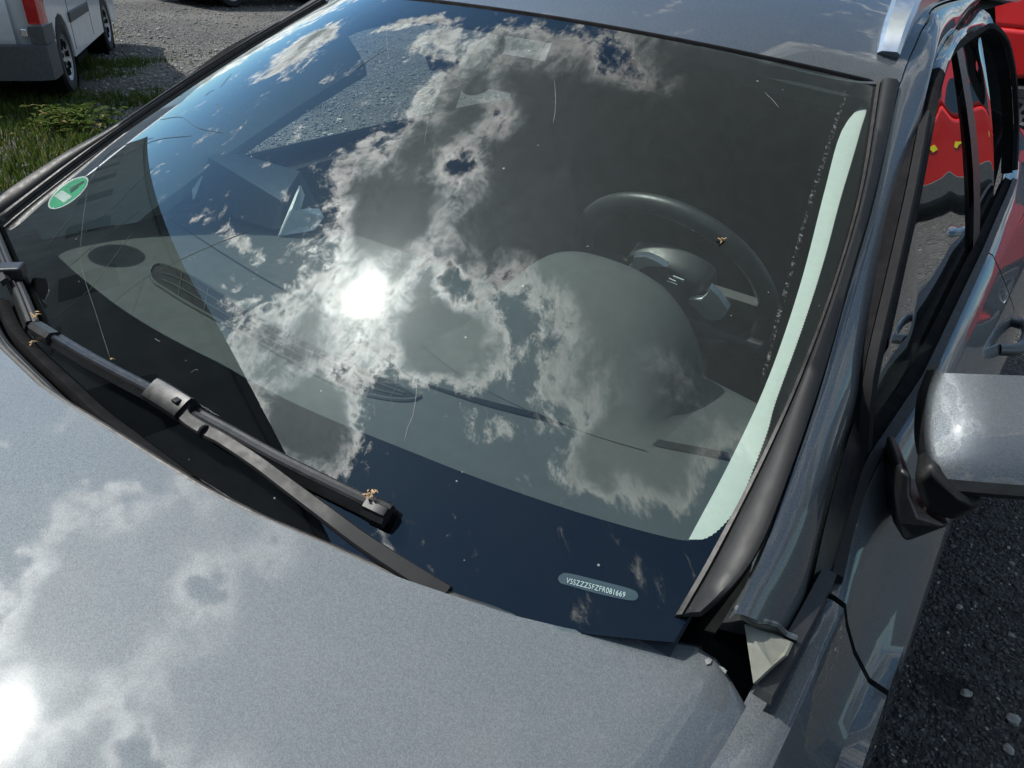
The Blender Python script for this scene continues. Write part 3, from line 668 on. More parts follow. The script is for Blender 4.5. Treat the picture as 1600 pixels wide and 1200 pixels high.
# wipers
def glass_path(px, n, off): return [onws(x, y, off) for x, y in interp(px, n)]
BLADE = [(-.0115, -.005), (-.0115, -.0015), (-.0095, .0010), (-.0060, .0020), (-.0050, .0055), (-.0010, .0070), (.0020, .0062), (.0040, .0030), (.0085, .0005), (.0105, -.0015), (.0105, -.005), (.006, -.0065), (-.006, -.0065)]
def wiper(blade_px, label, blade_mat):
    p = glass_path(blade_px, 40, .016)
    m = MB(); m.sweep(p, BLADE, ups=tuple(OFFD))
    b = part(m, 'wiper_blade', blade_mat, smooth=32, label=label)
    m = MB(); m.sweep([q - OFFD * .010 for q in p], [(-.003, -.006), (-.0015, .006), (.0015, .006), (.003, -.006)], ups=tuple(OFFD)); sub(m, 'rubber_lip', M['rubber'], b)
    return b, p
b1, p1 = wiper([(58, 514), (130, 558), (200, 596), (262, 628), (340, 670), (430, 720), (520, 765), (601, 804)], 'long wiper blade lying across the lower windscreen', M['bladeblack'])
m = MB(); q = p1[-3:]; m.sweep([p1[-3], p1[-2], p1[-1], p1[-1] + (p1[-1] - p1[-2]) * .3], [(-.0130, -.008), (-.0130, .0005), (-.0108, .0030), (-.0066, .0042), (-.0050, .0085), (.0035, .0085), (.0055, .0045), (.0108, .0020), (.0125, -.001), (.0125, -.008)], ups=tuple(OFFD), scales=[1, 1, 1, .93]); sub(m, 'end_cap', M['bladeblack'], b1, smooth=30)
m = MB(); m.sweep([p1[0] - (p1[1] - p1[0]) * .4, p1[0], p1[1], p1[2]], [(-.012, -.008), (-.011, .004), (-.003, .011), (.006, .010), (.011, .002), (.010, -.008)], ups=tuple(OFFD), scales=[.7, 1, 1.02, 1]); sub(m, 'end_cap', M['blackp'], b1, smooth=40)
ad = glass_path([(238, 608), (262, 622), (290, 640)], 6, .026)
m = MB(); m.sweep(ad, [(-.015, -.014), (-.015, .002), (-.013, .006), (-.008, .007), (.008, .007), (.013, .006), (.015, .002), (.015, -.014)], ups=tuple(OFFD)); sub(m, 'adapter', M['bladeblack'], b1, smooth=25)
m = MB(); c = onws(276, 626, .0335); m.box(c, (.010, .008, .004)); sub(m, 'clip', M['trimgrey'], b1, smooth=None, bevel=.001)
apx = interp([(290, 632), (287, 650), (318, 672), (345, 686), (400, 722), (440, 752), (500, 797), (560, 842), (620, 882), (696, 930)], 50)
am = [onws(x, y, o_) for (x, y), o_ in zip(apx, np.interp(np.linspace(0, 1, 50), [0, .1, .6, 1], [.026, .026, .020, .004]))]
sc_ = [.9] * 8 + list(np.linspace(.85, 1.15, 42))
m = MB(); m.sweep(am, [(-.0085, -.003), (-.0085, .0012), (-.0075, .0026), (.0055, .0030), (.0080, .0010), (.0085, -.003)], ups=tuple(OFFD), scales=sc_); A1 = part(m, 'wiper_arm', M['trimgrey'], smooth=28, label='long wiper arm rising from under the hood')
m = MB(); m.tube([onws(318, 673, .026), onws(321, 675, .026)], .0078, 12); sub(m, 'joint', M['rubber'], A1)
b2, p2 = wiper([(-60, 250), (-30, 320), (5, 410), (28, 460), (47, 508)], 'second wiper blade catching light at the picture edge', M['trimgrey'])
m = MB(); m.box(onws(10, 425, .028), (.05, .03, .022), Matrix.Rotation(.9, 3, 'Z')); sub(m, 'adapter', M['blackp'], b2, smooth=None, bevel=.004)
m = MB(); m.sweep(glass_path([(-60, 330), (-20, 395), (8, 440)], 10, .034), [(-.007, -.004), (-.005, .004), (.005, .004), (.007, -.004)], ups=tuple(OFFD)); part(m, 'wiper_arm', M['blackp'], label='short visible stub of the second wiper arm')

# roof and pillars -------------------------------------------------------------
Y7 = [.91, .72, .58, .455, .35, .25, .19]
L2 = [aty(x, y, Y) for (x, y), Y in zip([(1406, 135), (1370, 300), (1330, 440), (1287, 592), (1245, 720), (1190, 870), (1150, 957)], Y7)]
L3 = [aty(x, y, Y + .09) for (x, y), Y in zip([(1455, 112), (1417, 300), (1383, 440), (1349, 592), (1310, 712), (1275, 850), (1245, 1000)], Y7)]
L2r = [atx(1482, 3, .565), atx(1447, 38, .585), atx(1430, 72, .595)]
L3r = [atz(1508, 13, 1.435), atz(1495, 40, 1.42), atz(1477, 63, 1.405)]
ext2 = L2r[0] + np.array([-.02, 1.3, .015]); ext3 = L3r[0] + np.array([-.02, .5, .06])
A2 = interp([ext2] + L2r + L2, 90); A3 = interp([ext3] + L3r + L3, 90)
def between(a, b, k, bulge, outd):
    return [p + (q - p) * k + np.array(outd) * bulge for p, q in zip(a, b)]
OUT = np.array([.72, -.25, .62])
for s in (False, True):
    rows = [[p + np.array([-.004, 0, -.012]) for p in A2], [p + np.array([.0, 0, -.001]) for p in A2]] + [between(A2, A3, k_, (.003 if s else .011) * math.sin(math.pi * k_) ** .8, OUT) if not s else between(A2, [p - np.array([.012, 0, .075]) for p in A3], k_, .002, OUT) for k_ in (.08, .2, .35, .5, .65, .8, .92)] + [A3 if not s else [p - np.array([.012, 0, .075]) for p in A3], [p + np.array([.002, .012, -.02 - (.075 if s else 0)]) for p in A3], [p + np.array([-.06, .03, -.03]) for p in A3]]
    m = MB(); m.grid(rows); part(m, 'windscreen_pillar', M['paint'], smooth=50, mirror=s, label=None if s else 'glossy grey pillar mirroring blue sky and streaky cloud')
# finisher strip between the glass edge and the pillar
vv = []
for Y in Y7:
    lo, hi = 0., 1.
    for _ in range(40):
        md = (lo + hi) / 2
        if ws(1, md)[1] < Y: lo = md
        else: hi = md
    vv.append(lo)
G0 = interp([ws(.985, v) + wn_(.985, v) * .001 for v in vv], 60); G2 = interp(L2, 60)
up = np.array([.2, -.35, .9])
for s in (False, True):
    seal = [G0, [p + up * .006 for p in G0], [p + (q - p) * .10 + up * .006 for p, q in zip(G0, G2)], [p + (q - p) * .15 + up * .001 for p, q in zip(G0, G2)]]
    m = MB(); m.grid(seal); F0 = part(m, 'glass_seal', M['sealbrown'], smooth=50, mirror=s)
    ff = [1.0 if i < 52 else math.sqrt(max(.12, 1 - ((i - 51.5) / 8.2) ** 2)) for i in range(60)]
    fin = [[p + (q - p) * (.14 + (k_ - .14) * f_) + up * h for p, q, f_ in zip(G0, G2, ff)] for k_, h in ((.14, -.004), (.17, .006), (.30, .010), (.75, .010), (.9, .006), (.96, -.006))]
    m = MB(); m.grid(fin); m.poly([r[-1] for r in fin]); part(m, 'pillar_finisher', M['trimgrey'], smooth=50, mirror=s, label=None if s else 'matt dark strip between glass and pillar')
# roof skin
def roofz(x, y):
    k_ = min(1, abs(x) / .6) ** 2.2; t = y - (.746 + .164 * k_); s1 = .34; c1 = .22 + .04 * k_
    t = max(t, 0); peak = s1 / (2 * c1)
    z = s1 * t - c1 * t * t if t < peak else s1 * s1 / (4 * c1) - .02 * (t - peak) ** 2
    return 1.408 - .044 * k_ + z
rows = []; us = np.linspace(-1, 1, 60)
for i, t in enumerate([-1] + list(np.linspace(0, 1, 44) ** 1.8)):
    r_ = []
    for u in us:
        e0 = ws(u, 1.0); y = e0[1] + .006 + (3.0 - e0[1]) * max(t, 0)
        i0 = sorted(A2, key=lambda p: p[1]); xe = np.interp(y, [p[1] for p in i0], [p[0] for p in i0]); ze = np.interp(y, [p[1] for p in i0], [p[2] for p in i0])
        x = u * (xe - .001); z = roofz(x, y) + (ze + .002 - roofz(xe, y)) * abs(u) ** 6
        if t == -1: z -= .02; y += .004
        r_.append((x, y, z))
    rows.append(r_)
m = MB(); m.grid(rows); part(m, 'roof', M['paint'], smooth=60, label='grey roof panel above the windscreen')
m = MB(); m.grid([[(x * .97, y + .05, z - .045) for x, y, z in r_] for r_ in rows[1:]]); part(m, 'headliner', M['headliner'], smooth=180)
m = MB(); pth = [ws(u, 1.0) + np.array([0, .002, -.001]) for u in np.linspace(-1, 1, 40)]; m.tube(pth, .0045, 8); part(m, 'roof_seal', M['rubber'])
# roof rails
rl = interp([atx(1386, 92, .574), atx(1395, 60, .569), atx(1406, 31, .562), atx(1424, 0, .551), atx(1424, 0, .551) + np.array([-.01, .35, .03]), atx(1424, 0, .551) + np.array([-.01, 1.5, .0])], 60)
for s in (False, True):
    m = MB(); m.sweep([p + np.array([0, 0, .004]) for p in rl], [(-.021, -.03), (-.020, .006), (-.014, .013), (.012, .015), (.019, .008), (.021, -.03)], ups=(.1, -.3, .95), scales=[.78, .86, .92, .97] + [1] * 56)
    part(m, 'roof_rail', M['silver'], smooth=35, mirror=s, label=None if s else 'satin silver roof rail')

# body side --------------------------------------------------------------------
BELT = [(.345, .797, .968), (.42, .786, .975), (.50, .776, .982), (.56, .773, .987), (.81, .784, 1.0), (1.43, .772, 1.02), (2.0, .755, 1.028), (2.45, .735, 1.03), (3.2, .70, 1.03)]
by_ = [b[0] for b in BELT]
def belt(y): return np.array([np.interp(y, by_, [b[1] for b in BELT]), y, np.interp(y, by_, [b[2] for b in BELT])])
def side_profile(y, top):
    x0, z0 = top; sh = max(0, (y - 2.2)) * .05
    return [(x0, z0), (x0 + .012, z0 - .004), (x0 + (.842 - x0) * .55, z0 - .030), (.842, z0 - .066), (.866, z0 - .100), (.886, .86), (.900, .78), (.909, .70), (.912, .62), (.906, .54), (.896, .44), (.893, .40), (.886, .36), (.875, .27)]
def side_sheet(y0, y1, topf, n=26, slant=True, es=.02):
    rows = []
    for t in np.linspace(0, 1, n):
        r_ = []
        for x, z in side_profile(y0 + (y1 - y0) * t, topf(y0 + (y1 - y0) * t)):
            ya = y0 + (.96 - z) * .20 * (1 if slant else 0); yb = y1 + (.96 - z) * es
            y = ya + (yb - ya) * t; sh = max(0, y - 1.9) ** 2 * .05
            r_.append((x - sh, y, z))
        rows.append(r_)
    m = MB(); m.grid(rows)
    for e in (rows[0], rows[-1]): m.grid([e, [(x - .02, y + (.004 if e is rows[0] else -.004), z) for x, y, z in e]])
    m.grid([[r_[0] for r_ in rows], [(r_[0][0] - .03, r_[0][1], r_[0][2] - .012) for r_ in rows]])
    return m
bt = lambda y: (belt(y)[0] + .008, belt(y)[2] - .004)
def ft(y):
    k_ = np.clip((y - .16) / .18, 0, 1); k_ = k_ * k_ * (3 - 2 * k_); a_ = (.807, .954 - max(0, .34 - y) * .05); b_ = bt(.345); return (a_[0] + (b_[0] - a_[0]) * k_, a_[1] + (b_[1] - a_[1]) * k_)
for s in (False, True):
    part(side_sheet(-1.1, .337, ft, 30, False, .20), 'fender', M['paint'], smooth=50, mirror=s, label=None if s else 'grey front fender beyond the bonnet gap')
    FD = part(side_sheet(.345, 1.455, bt), 'front_door', M['paint'], smooth=50, mirror=s, label=None if s else "driver's door mirroring clouds and red paint")
    RD = part(side_sheet(1.462, 2.45, bt, slant=False), 'rear_door', M['paint'], smooth=50, mirror=s)
    QP = part(side_sheet(2.457, 3.2, bt, slant=False), 'rear_quarter', M['paint'], smooth=50, mirror=s)
    # window opening: DLO loop
    fr = [aty(1352, 700, .53), aty(1361, 600, .52), aty(1397, 440, .62), aty(1428, 300, .745), atz(1450, 183, 1.33), atz(1472, 108, 1.372), atz(1490, 75, 1.388), atz(1532, 45, 1.398), atz(1550, 41, 1.40), atz(1571, 62, 1.368), atz(1581, 100, 1.315), atz(1586, 142, 1.25), atz(1588, 200, 1.15), atz(1586, 265, 1.05)]
    top = interp(fr, 90)
    m = MB(); m.sweep(top, [(-.009, -.006), (-.008, .004), (0, .007), (.008, .004), (.009, -.006)], ups=(.85, 0, .5)); part(m, 'window_trim', M['mattrim'], smooth=50, mirror=s, label=None if s else 'matt grey trim arching over the side windows')
    m = MB(); m.sweep([p + np.array([-.014, .004, -.012]) for p in top], [(-.012, -.014), (-.012, .010), (.010, .010), (.012, -.014)], ups=(.85, 0, .5)); part(m, 'window_frame', M['rubber'], smooth=50, mirror=s)
    bl = [belt(y) for y in np.linspace(.36, 2.12, 60)]
    m = MB(); m.sweep([p + np.array([.004, 0, .003]) for p in bl], [(-.008, -.006), (-.007, .005), (.005, .006), (.009, -.004)], ups=(.3, 0, .95)); part(m, 'belt_moulding', M['trimgrey'], smooth=50, mirror=s)
    m = MB(); m.sweep([p + np.array([-.013, 0, .001]) for p in bl], [(-.008, -.02), (-.008, .004), (.008, .004), (.008, -.02)], ups=(.3, 0, .95)); part(m, 'belt_seal', M['rubber'], smooth=50, mirror=s)
    # side glazing from belt to frame
    ty = [p[1] for p in top]
    ordr = np.argsort(ty[4:]) + 4
    def topat(y):
        xs1 = np.array([top[i] for i in range(len(top))]); k_ = int(np.argmax(xs1[:, 1])); a_ = xs1[:k_ + 1]; a_ = a_[np.argsort(a_[:, 1])]
        return np.array([np.interp(y, a_[:, 1], a_[:, 0]), y, np.interp(y, a_[:, 1], a_[:, 2])])
    i3 = sorted(A3, key=lambda p: p[1]); a3 = lambda y: np.array([np.interp(y, [p[1] for p in i3], [p[0] for p in i3]), y, np.interp(y, [p[1] for p in i3], [p[2] for p in i3]) - (.075 if s else 0)])
    rows = []
    for y in np.linspace(.56, 1.90, 60):
        p, q = a3(y) + np.array([.001, 0, -.004]), topat(y) + np.array([.004, 0, .006]); rows.append([p, p + (q - p) * .12 + np.array([-.004, 0, -.004])] + [p + (q - p) * k_ + np.array([.010, 0, .004]) * math.sin(math.pi * k_) for k_ in (.16, .35, .6, .85, 1.0)])
    kf = 22; m = MB(); m.grid(rows[:kf]); sub(m, 'door_frame', M['rubber'], FD, smooth=50, mirror=s); m = MB(); m.grid(rows[kf - 1:]); sub(m, 'door_frame', M['paint'], FD, smooth=50, mirror=s)
    for nm, y0, y1, par in (('window_glass', .535, 1.43, FD), ('window_glass', 1.52, 1.88, RD)):
        rows = []
        for y in np.linspace(y0, y1, 30):
            a_ = belt(y) + np.array([-.016, 0, -.02]); b_ = topat(y) + np.array([-.016, 0, -.004]); rows.append([a_ + (b_ - a_) * t + np.array([.012, 0, 0]) * math.sin(math.pi * t) for t in np.linspace(0, 1, 10)])
        m = MB(); m.grid(rows); sub(m, nm, M['sideglass'], par, smooth=180, mirror=s, fixn=False)
    m = MB(); a_ = [belt(y) + np.array([-.012, 0, -.01]) for y in (1.42, 1.53)]; b_ = [topat(y) + np.array([-.010, 0, -.004]) for y in (1.47, 1.56)]
    m.grid([[a_[0] + (b_[0] - a_[0]) * t + np.array([.014, 0, 0]) * math.sin(math.pi * t) for t in np.linspace(0, 1, 8)], [a_[1] + (b_[1] - a_[1]) * t + np.array([.014, 0, 0]) * math.sin(math.pi * t) for t in np.linspace(0, 1, 8)]]); part(m, 'door_pillar', M['blackp'], smooth=180, mirror=s)
    if s:
        rows = []
        for y in np.linspace(1.90, 3.0, 14):
            p, q = belt(y) + np.array([-.03, 0, -.02]), np.array([.56, y, 1.46]); rows.append([p + (q - p) * t for t in np.linspace(0, 1, 6)])
        m = MB(); m.grid(rows); part(m, 'quarter_window', M['carglass'], smooth=180, mirror=s)
    # inside lining
    m = MB(); m.grid([[(.70, y, z) for y in (.25, 1.4, 2.8)] for z in (.35, .8)] + [[(.725, y, belt(y)[2] - .03) for y in (.25, 1.4, 2.8)], [(.765, y, belt(y)[2] - .012) for y in (.25, 1.4, 2.8)]]); part(m, 'door_lining', M['inner'], smooth=50, mirror=s)
    # handles
    hc = atz(1568, 590, .82) if not s else None
    m = MB(); pp = [np.array([.868, 1.26, .90]), np.array([.898, 1.28, .905]), np.array([.905, 1.34, .908]), np.array([.898, 1.41, .905]), np.array([.868, 1.43, .90])]
    m.tube(interp(pp, 24), .012, 10); sub(m, 'door_handle', M['paint'], FD, smooth=60, mirror=s)
    m = MB(); m.tube(interp([q + np.array([-.012, .93, .008]) for q in pp], 24), .012, 10); sub(m, 'door_handle', M['paint'], RD, smooth=60, mirror=s)
    # black corner panel ahead of the window, and the trim bar along the fender
    la = interp([p + np.array([.004, .012, -.014]) for p in (L3[3], L3[4], L3[5], L3[6])], 16); lb = interp([atz(1360, 690, 1.0), atz(1340, 765, .985), atz(1318, 840, .977), atz(1296, 925, .968)], 16)
    m = MB(); m.grid([[p + np.array([-.004, 0, -.02]) for p in la], la] + [[p + (q - p) * k_ + np.array([.004, 0, .003]) * math.sin(math.pi * k_) for p, q in zip(la, lb)] for k_ in (.25, .5, .75, 1.0)]); part(m, 'corner_panel', M['blackp'], smooth=50, mirror=s)
    m = MB(); m.sweep([aty(1303, 900, .35) + np.array([-.006, 0, 0]), aty(1270, 965, .28) + np.array([-.006, 0, 0]), aty(1235, 1030, .22) + np.array([-.006, 0, 0]), aty(1203, 1088, .18) + np.array([-.006, 0, 0])], [(-.009, -.014), (-.008, .004), (.006, .005), (.008, -.014)]); part(m, 'fender_trim', M['blackp'], smooth=50, mirror=s)
    m = MB(); m.hexa([(.60, .10, .90), (.785, .10, .90), (.785, .42, .90), (.60, .42, .90), (.60, .10, .915), (.785, .10, .915), (.785, .42, .93), (.60, .42, .93)]); part(m, 'gap_shade_panel', M['rubber'], smooth=None, mirror=s)  # black slab added under the hood corner to paint the gap's shade

# torn plastic end of the pillar foot
tp = [aty(1163, 975, .205), aty(1188, 985, .215), aty(1210, 990, .225), aty(1236, 1003, .23), aty(1226, 1024, .205), aty(1206, 1041, .19), aty(1188, 1058, .18), aty(1177, 1068, .175)]
m = MB(); m.slab(tp, (.002, .004, -.003)); TORN = part(m, 'torn_panel', M['grimy'], smooth=None, label='torn olive plastic showing at the foot of the pillar')
lip = [aty(1152, 950, .197), aty(1163, 958, .203), aty(1180, 970, .212), aty(1196, 971, .218), aty(1203, 974, .222), aty(1213, 976, .226), aty(1228, 990, .232), aty(1245, 997, .235)]
m = MB(); m.tube(interp(lip, 24), .0028, 6); sub(m, 'torn_edge', M['paint'], TORN)
m = MB(); lp = interp(lip, 24); m.grid([lp, [p + np.array([.004, .012, -.022]) for p in lp]]); sub(m, 'torn_edge', M['grimy'], TORN)

# door mirror ------------------------------------------------------------------
def mirror_part():
    Ym = .52
    ed = [aty(1481, 583, .610), aty(1466, 625, .578), aty(1461, 680, .540), aty(1466, 722, .515), aty(1479, 748, .505)]
    ed = interp(ed, 16); X = np.array([1.0, .35, .20])
    rows = []
    for i, p in enumerate(ed):
        t = i / 15; r_ = []
        for j, q in enumerate(np.linspace(0, 1, 20)):
            bul = .020 * math.sin(math.pi * (.12 + .80 * t)) * (1 - (1 - min(1, q * 5)) ** 2)
            r_.append(p + X * .235 * q + np.array([0, -.9, .45]) * bul + np.array([0, .05, .0]) * q * q * .3)
        rows.append(r_)
    m = MB(); m.grid(rows)
    roll = [[r_[0] + .013 * np.array([-math.sin(a_), (1 - math.cos(a_)) * 1.6, -.35 * math.sin(a_) - .2 * (1 - math.cos(a_))]) for r_ in rows] for a_ in (0, .3, .6, .9, 1.2, 1.55)]
    m.grid(roll)
    m.grid([rows[0], [p + np.array([0, .012, -.012]) for p in rows[0]], [p + np.array([0, .02, -.05]) for p in rows[0]]])
    root = part(m, 'door_mirror', M['paint'], smooth=60, label='grey door mirror cap with a bright edge')
    lowr = [rows[-1]]; base = rows[-1]
    m = MB(); prof = [(0, 0, 0), (0, -.004, -.012), (0, .004, -.022), (0, .03, -.034), (0, .10, -.04), (0, .12, .0)]
    m.grid([[p + np.array(o_) for p in base] for o_ in prof]); m.poly([base[0] + np.array(o_) for o_ in prof]); sub(m, 'lower_housing', M['blackp'], root, smooth=40)
    # inner black flank of the housing
    m = MB(); fl = roll[-1]; m.grid([[p + np.array([.001, .001, -.001]) for p in fl], [p + np.array([-.006, .014, -.012]) for p in fl], [p + np.array([-.010, .03, -.02]) for p in fl], [p + np.array([.0, .07, -.02]) for p in fl]]); sub(m, 'flank', M['blackp'], root, smooth=60)
    # arm to the door
    a0 = [aty(1425, 745, .50), aty(1455, 722, .50), aty(1500, 770, .50), aty(1545, 790, .52), aty(1490, 822, .50), aty(1440, 800, .49)]
    m = MB(); m.slab(a0, (-.01, .09, -.01)); sub(m, 'mirror_arm', M['trimgrey'], root, smooth=40, bevel=.012)
    f0 = [aty(1405, 730, .51), aty(1425, 742, .505), aty(1424, 775, .50), aty(1437, 805, .49), aty(1490, 822, .505), aty(1415, 850, .49), aty(1397, 820, .49), aty(1398, 770, .50)]
    m = MB(); m.slab(f0, (-.03, .10, -.02)); sub(m, 'mirror_foot', M['blackp'], root, smooth=40, bevel=.012)
    gm = MB(); gm.grid([[r_[j] + np.array([0, .075, -.05]) for j in (2, 10, 19)] for r_ in rows[5:]]); sub(gm, 'mirror_glass', M['chrome'], root, smooth=60)
mirror_part()

# cabin shell: rear end and floor
m = MB()
m.grid([[(x * w_, y, z) for x in (-1, 0, 1)] for y, z, w_ in ((2.95, 1.42, .46), (3.15, 1.22, .52), (3.30, 1.02, .62), (3.42, .6, .68), (3.3, .3, .66))]); part(m, 'tailgate', M['paint'], smooth=50)
m = MB(); m.box((0, 2.86, .93), (.94, .02, .72)); part(m, 'sky_block_panel', M['rubber'], smooth=None)  # unseen dark panel added to block sky showing past the tailgate
m = MB(); m.box((0, 1.5, .30), (1.5, 3.7, .04)); part(m, 'floor_pan', M['inner'], smooth=None)
m = MB(); m.box((0, .22, .60), (1.40, .04, .62)); part(m, 'bulkhead', M['rubber'], smooth=None)

# road wheels and nose, outside the picture but part of the car
for yy in (-.42, 2.16):
    for sx in (-1, 1):
        wo_ = wheel(CAR, (sx * .79, yy - CAR.location.y, .315), (sx, 0, 0), .315, .2, spokes=5)
m = MB(); m.grid([[(x * w_, y - .05 * (1 - abs(x)), z) for x in np.linspace(-1, 1, 15)] for y, z, w_ in ((-1.25, .80, .79), (-1.36, .70, .80), (-1.40, .50, .82), (-1.36, .25, .80))]); part(m, 'front_bumper', M['paint'], smooth=50)

# dashboard --------------------------------------------------------------------
def dz(x, y): return .955 + .010 * math.sin(min(1, max(0, (y - .1) / .5)) * math.pi) - .012 * (abs(x) / .7) ** 4
def ondash(px, py, off=0.0):
    d = ray(px, py); t = (.965 - CAM[2]) / d[2]
    for _ in range(12):
        p = CAM + d * t; t += (dz(p[0], p[1]) + off - p[2]) / d[2]
    return CAM + d * t
rows = []
for t in list(np.linspace(0, 1, 30)) + [1.02, 1.06]:
    r_ = []
    for u in np.linspace(-1, 1, 60):
        g_ = ws(u * .97, .085); yb = .70 - .06 * u * u; y = g_[1] + .008 + (yb - g_[1]) * min(t, 1.0); x = u * (.69 + .03 * min(t, 1)); z = dz(x, y)
        if t > 1.05: z -= .20; y += .05
        elif t > 1: z -= .02; y += .014
        r_.append((x, y, z))
    rows.append(r_)
m = MB(); m.grid(rows); DASH = part(m, 'dashboard', M['dash'], smooth=60, label='grained dark grey dashboard seen through the glass')
# defroster vent
vo = interp([(234, 425), (240, 415), (256, 413), (290, 426), (330, 448), (420, 505), (490, 540), (560, 572), (620, 600), (656, 618), (640, 625), (600, 622), (550, 610), (500, 588), (400, 533), (300, 478), (255, 450), (240, 440)], 90, closed=True)
m = MB(); m.poly([ondash(x, y, .0015) for x, y in vo]); VENT = sub(m, 'defroster_vent', M['dashd'], DASH, 'long dark vent slot in the dashboard', smooth=None)
m = MB(); pr = [ondash(x, y, .002) for x, y in vo]; m.tube(pr + [pr[0]], .003, 6); m.build('vent_frame', M['dash'], DASH)
for k_ in (.3, .62):
    topl = interp([(238, 417), (290, 426), (420, 505), (560, 572), (650, 617)], 30); botl = interp([(240, 440), (300, 478), (400, 533), (550, 610), (640, 624)], 30)
    m = MB(); m.tube([ondash(*(a + (b - a) * k_), .003) for a, b in zip(topl, botl)][1:-1], .0012, 5); m.build('vent_bar', M['dash'], DASH)
for i in range(3, 29, 3):
    a, b = topl[i], botl[i]; m = MB(); m.tube([ondash(*(a + (b - a) * .08), .0025), ondash(*(a + (b - a) * .92), .0025)], .0011, 4); m.build('vent_slat', M['dash'], DASH)
m = MB(); m.poly([ondash(x, y, .0022) for x, y in ell(136, 350, 44, 12.5, 0.0)]); sub(m, 'speaker_cover', M['dashd'], DASH, 'oval dark speaker cover', smooth=None)
seam = interp([(215, 308), (300, 365), (400, 428), (482, 475), (560, 530), (640, 588), (700, 612), (800, 640), (900, 663), (1020, 690), (1140, 713)], 70)
sw = np.interp(np.linspace(0, 1, 70), [0, .5, .62, 1], [2.0, 2.5, 9, 12])
m = MB(); m.grid([[ondash(x, y - s_ * .5, .0016) for (x, y), s_ in zip(seam, sw)], [ondash(x, y + s_ * .5, .0016) for (x, y), s_ in zip(seam, sw)]]); sub(m, 'dash_joint', M['dashd'], DASH, smooth=180)
# instrument hood
rows = []
for i, t in enumerate(np.linspace(0, 1, 22)):
    y = .40 + .24 * t; h = .150 * (3 * t * t - 2 * t ** 3) ** .8; r_ = []
    for u in np.linspace(-1.25, 1.25, 40):
        x = .343 + u * .185; s_ = max(0, 1 - abs(u) ** 2.6) ** .62 if abs(u) < 1 else 0
        r_.append((x, y + .03 * abs(u) ** 2 * (1 - t), dz(x, y) + .001 + h * s_ - (.004 if abs(u) > 1.1 else 0)))
    rows.append(r_)
m = MB(); m.grid(rows); lst = rows[-1]; m.grid([lst, [(x, y + .006, z - .008) for x, y, z in lst], [(x * .96 + .343 * .04, y - .05, max(.90, z - .03)) for x, y, z in lst]])
sub(m, 'instrument_hood', M['dash'], DASH, 'domed cowl over the instruments', smooth=60)

# steering wheel
WC = np.array([.378, .80, 1.032]); wnr = np.array([0, .86, .51]); wnr /= np.linalg.norm(wnr); wx = np.array([1., 0, 0]); wy = np.cross(wnr, wx) * -1
def whl(a, b, c=0): return WC + wx * a + wy * b - wnr * c
m = MB(); seg = 72; pts = [whl(.172 * math.cos(t), .172 * math.sin(t)) for t in np.linspace(0, 2 * math.pi, seg, endpoint=False)]
rows = []
for i, t in enumerate(np.linspace(0, 2 * math.pi, seg, endpoint=False)):
    c_ = Vector(pts[i]); rad = Vector(wx * math.cos(t) + wy * math.sin(t)); rows.append([c_ + rad * .017 * math.cos(a) + Vector(wnr) * .014 * math.sin(a) for a in np.linspace(0, 2 * math.pi, 14, endpoint=False)])
m.grid(rows, closed_u=True, closed_v=True); WHEEL = part(m, 'steering_wheel', M['wheelleather'], smooth=180, label='dark leather steering wheel with silver spokes')
m = MB(); o_ = [(-.075, .035), (-.05, .055), (0, .062), (.05, .055), (.075, .035), (.07, -.02), (.045, -.055), (0, -.065), (-.045, -.055), (-.07, -.02)]
o_ = interp(o_, 40, closed=True); m.grid([[whl(a * k_, b * k_, h) for a, b in o_] for k_, h in ((.3, .034), (.7, .030), (.92, .022), (1.0, .008), (1.0, -.02))], closed_u=True); m.poly([whl(a * .3, b * .3, .034) for a, b in o_]); sub(m, 'hub', M['wheelleather'], WHEEL, smooth=50)
def onwheel(zx, zy, c):
    d = ray(800 + zx / 4, 300 + zy / 4); o = WC - wnr * c; return CAM + d * (((o - CAM) @ wnr) / (d @ wnr))
for pl in ([(760, 405), (830, 402), (900, 432), (970, 475), (900, 468), (840, 472), (795, 492), (765, 545), (700, 520), (712, 484), (750, 450)], [(1060, 668), (1180, 678), (1222, 640), (1230, 600), (1290, 650), (1350, 738), (1330, 775), (1300, 800), (1250, 812), (1200, 788), (1120, 712)]):
    m = MB(); m.slab([onwheel(a, b, .036) for a, b in pl], wnr * .012); sub(m, 'spoke', M['satin'], WHEEL, 'satin silver spoke insert', smooth=40, bevel=.002)
for s_ in (-1, 1):
    m = MB(); m.slab([whl(s_ * a, b, .018) for a, b in ((.05, .03), (.16, .03), (.16, -.01), (.05, -.03))], wnr * .015); sub(m, 'spoke_web', M['wheelleather'], WHEEL, smooth=40)
m = MB(); m.slab([whl(a, b, .012) for a, b in ((-.02, -.06), (.02, -.06), (.026, -.16), (-.026, -.16))], wnr * .015); sub(m, 'spoke', M['wheelleather'], WHEEL, smooth=40)
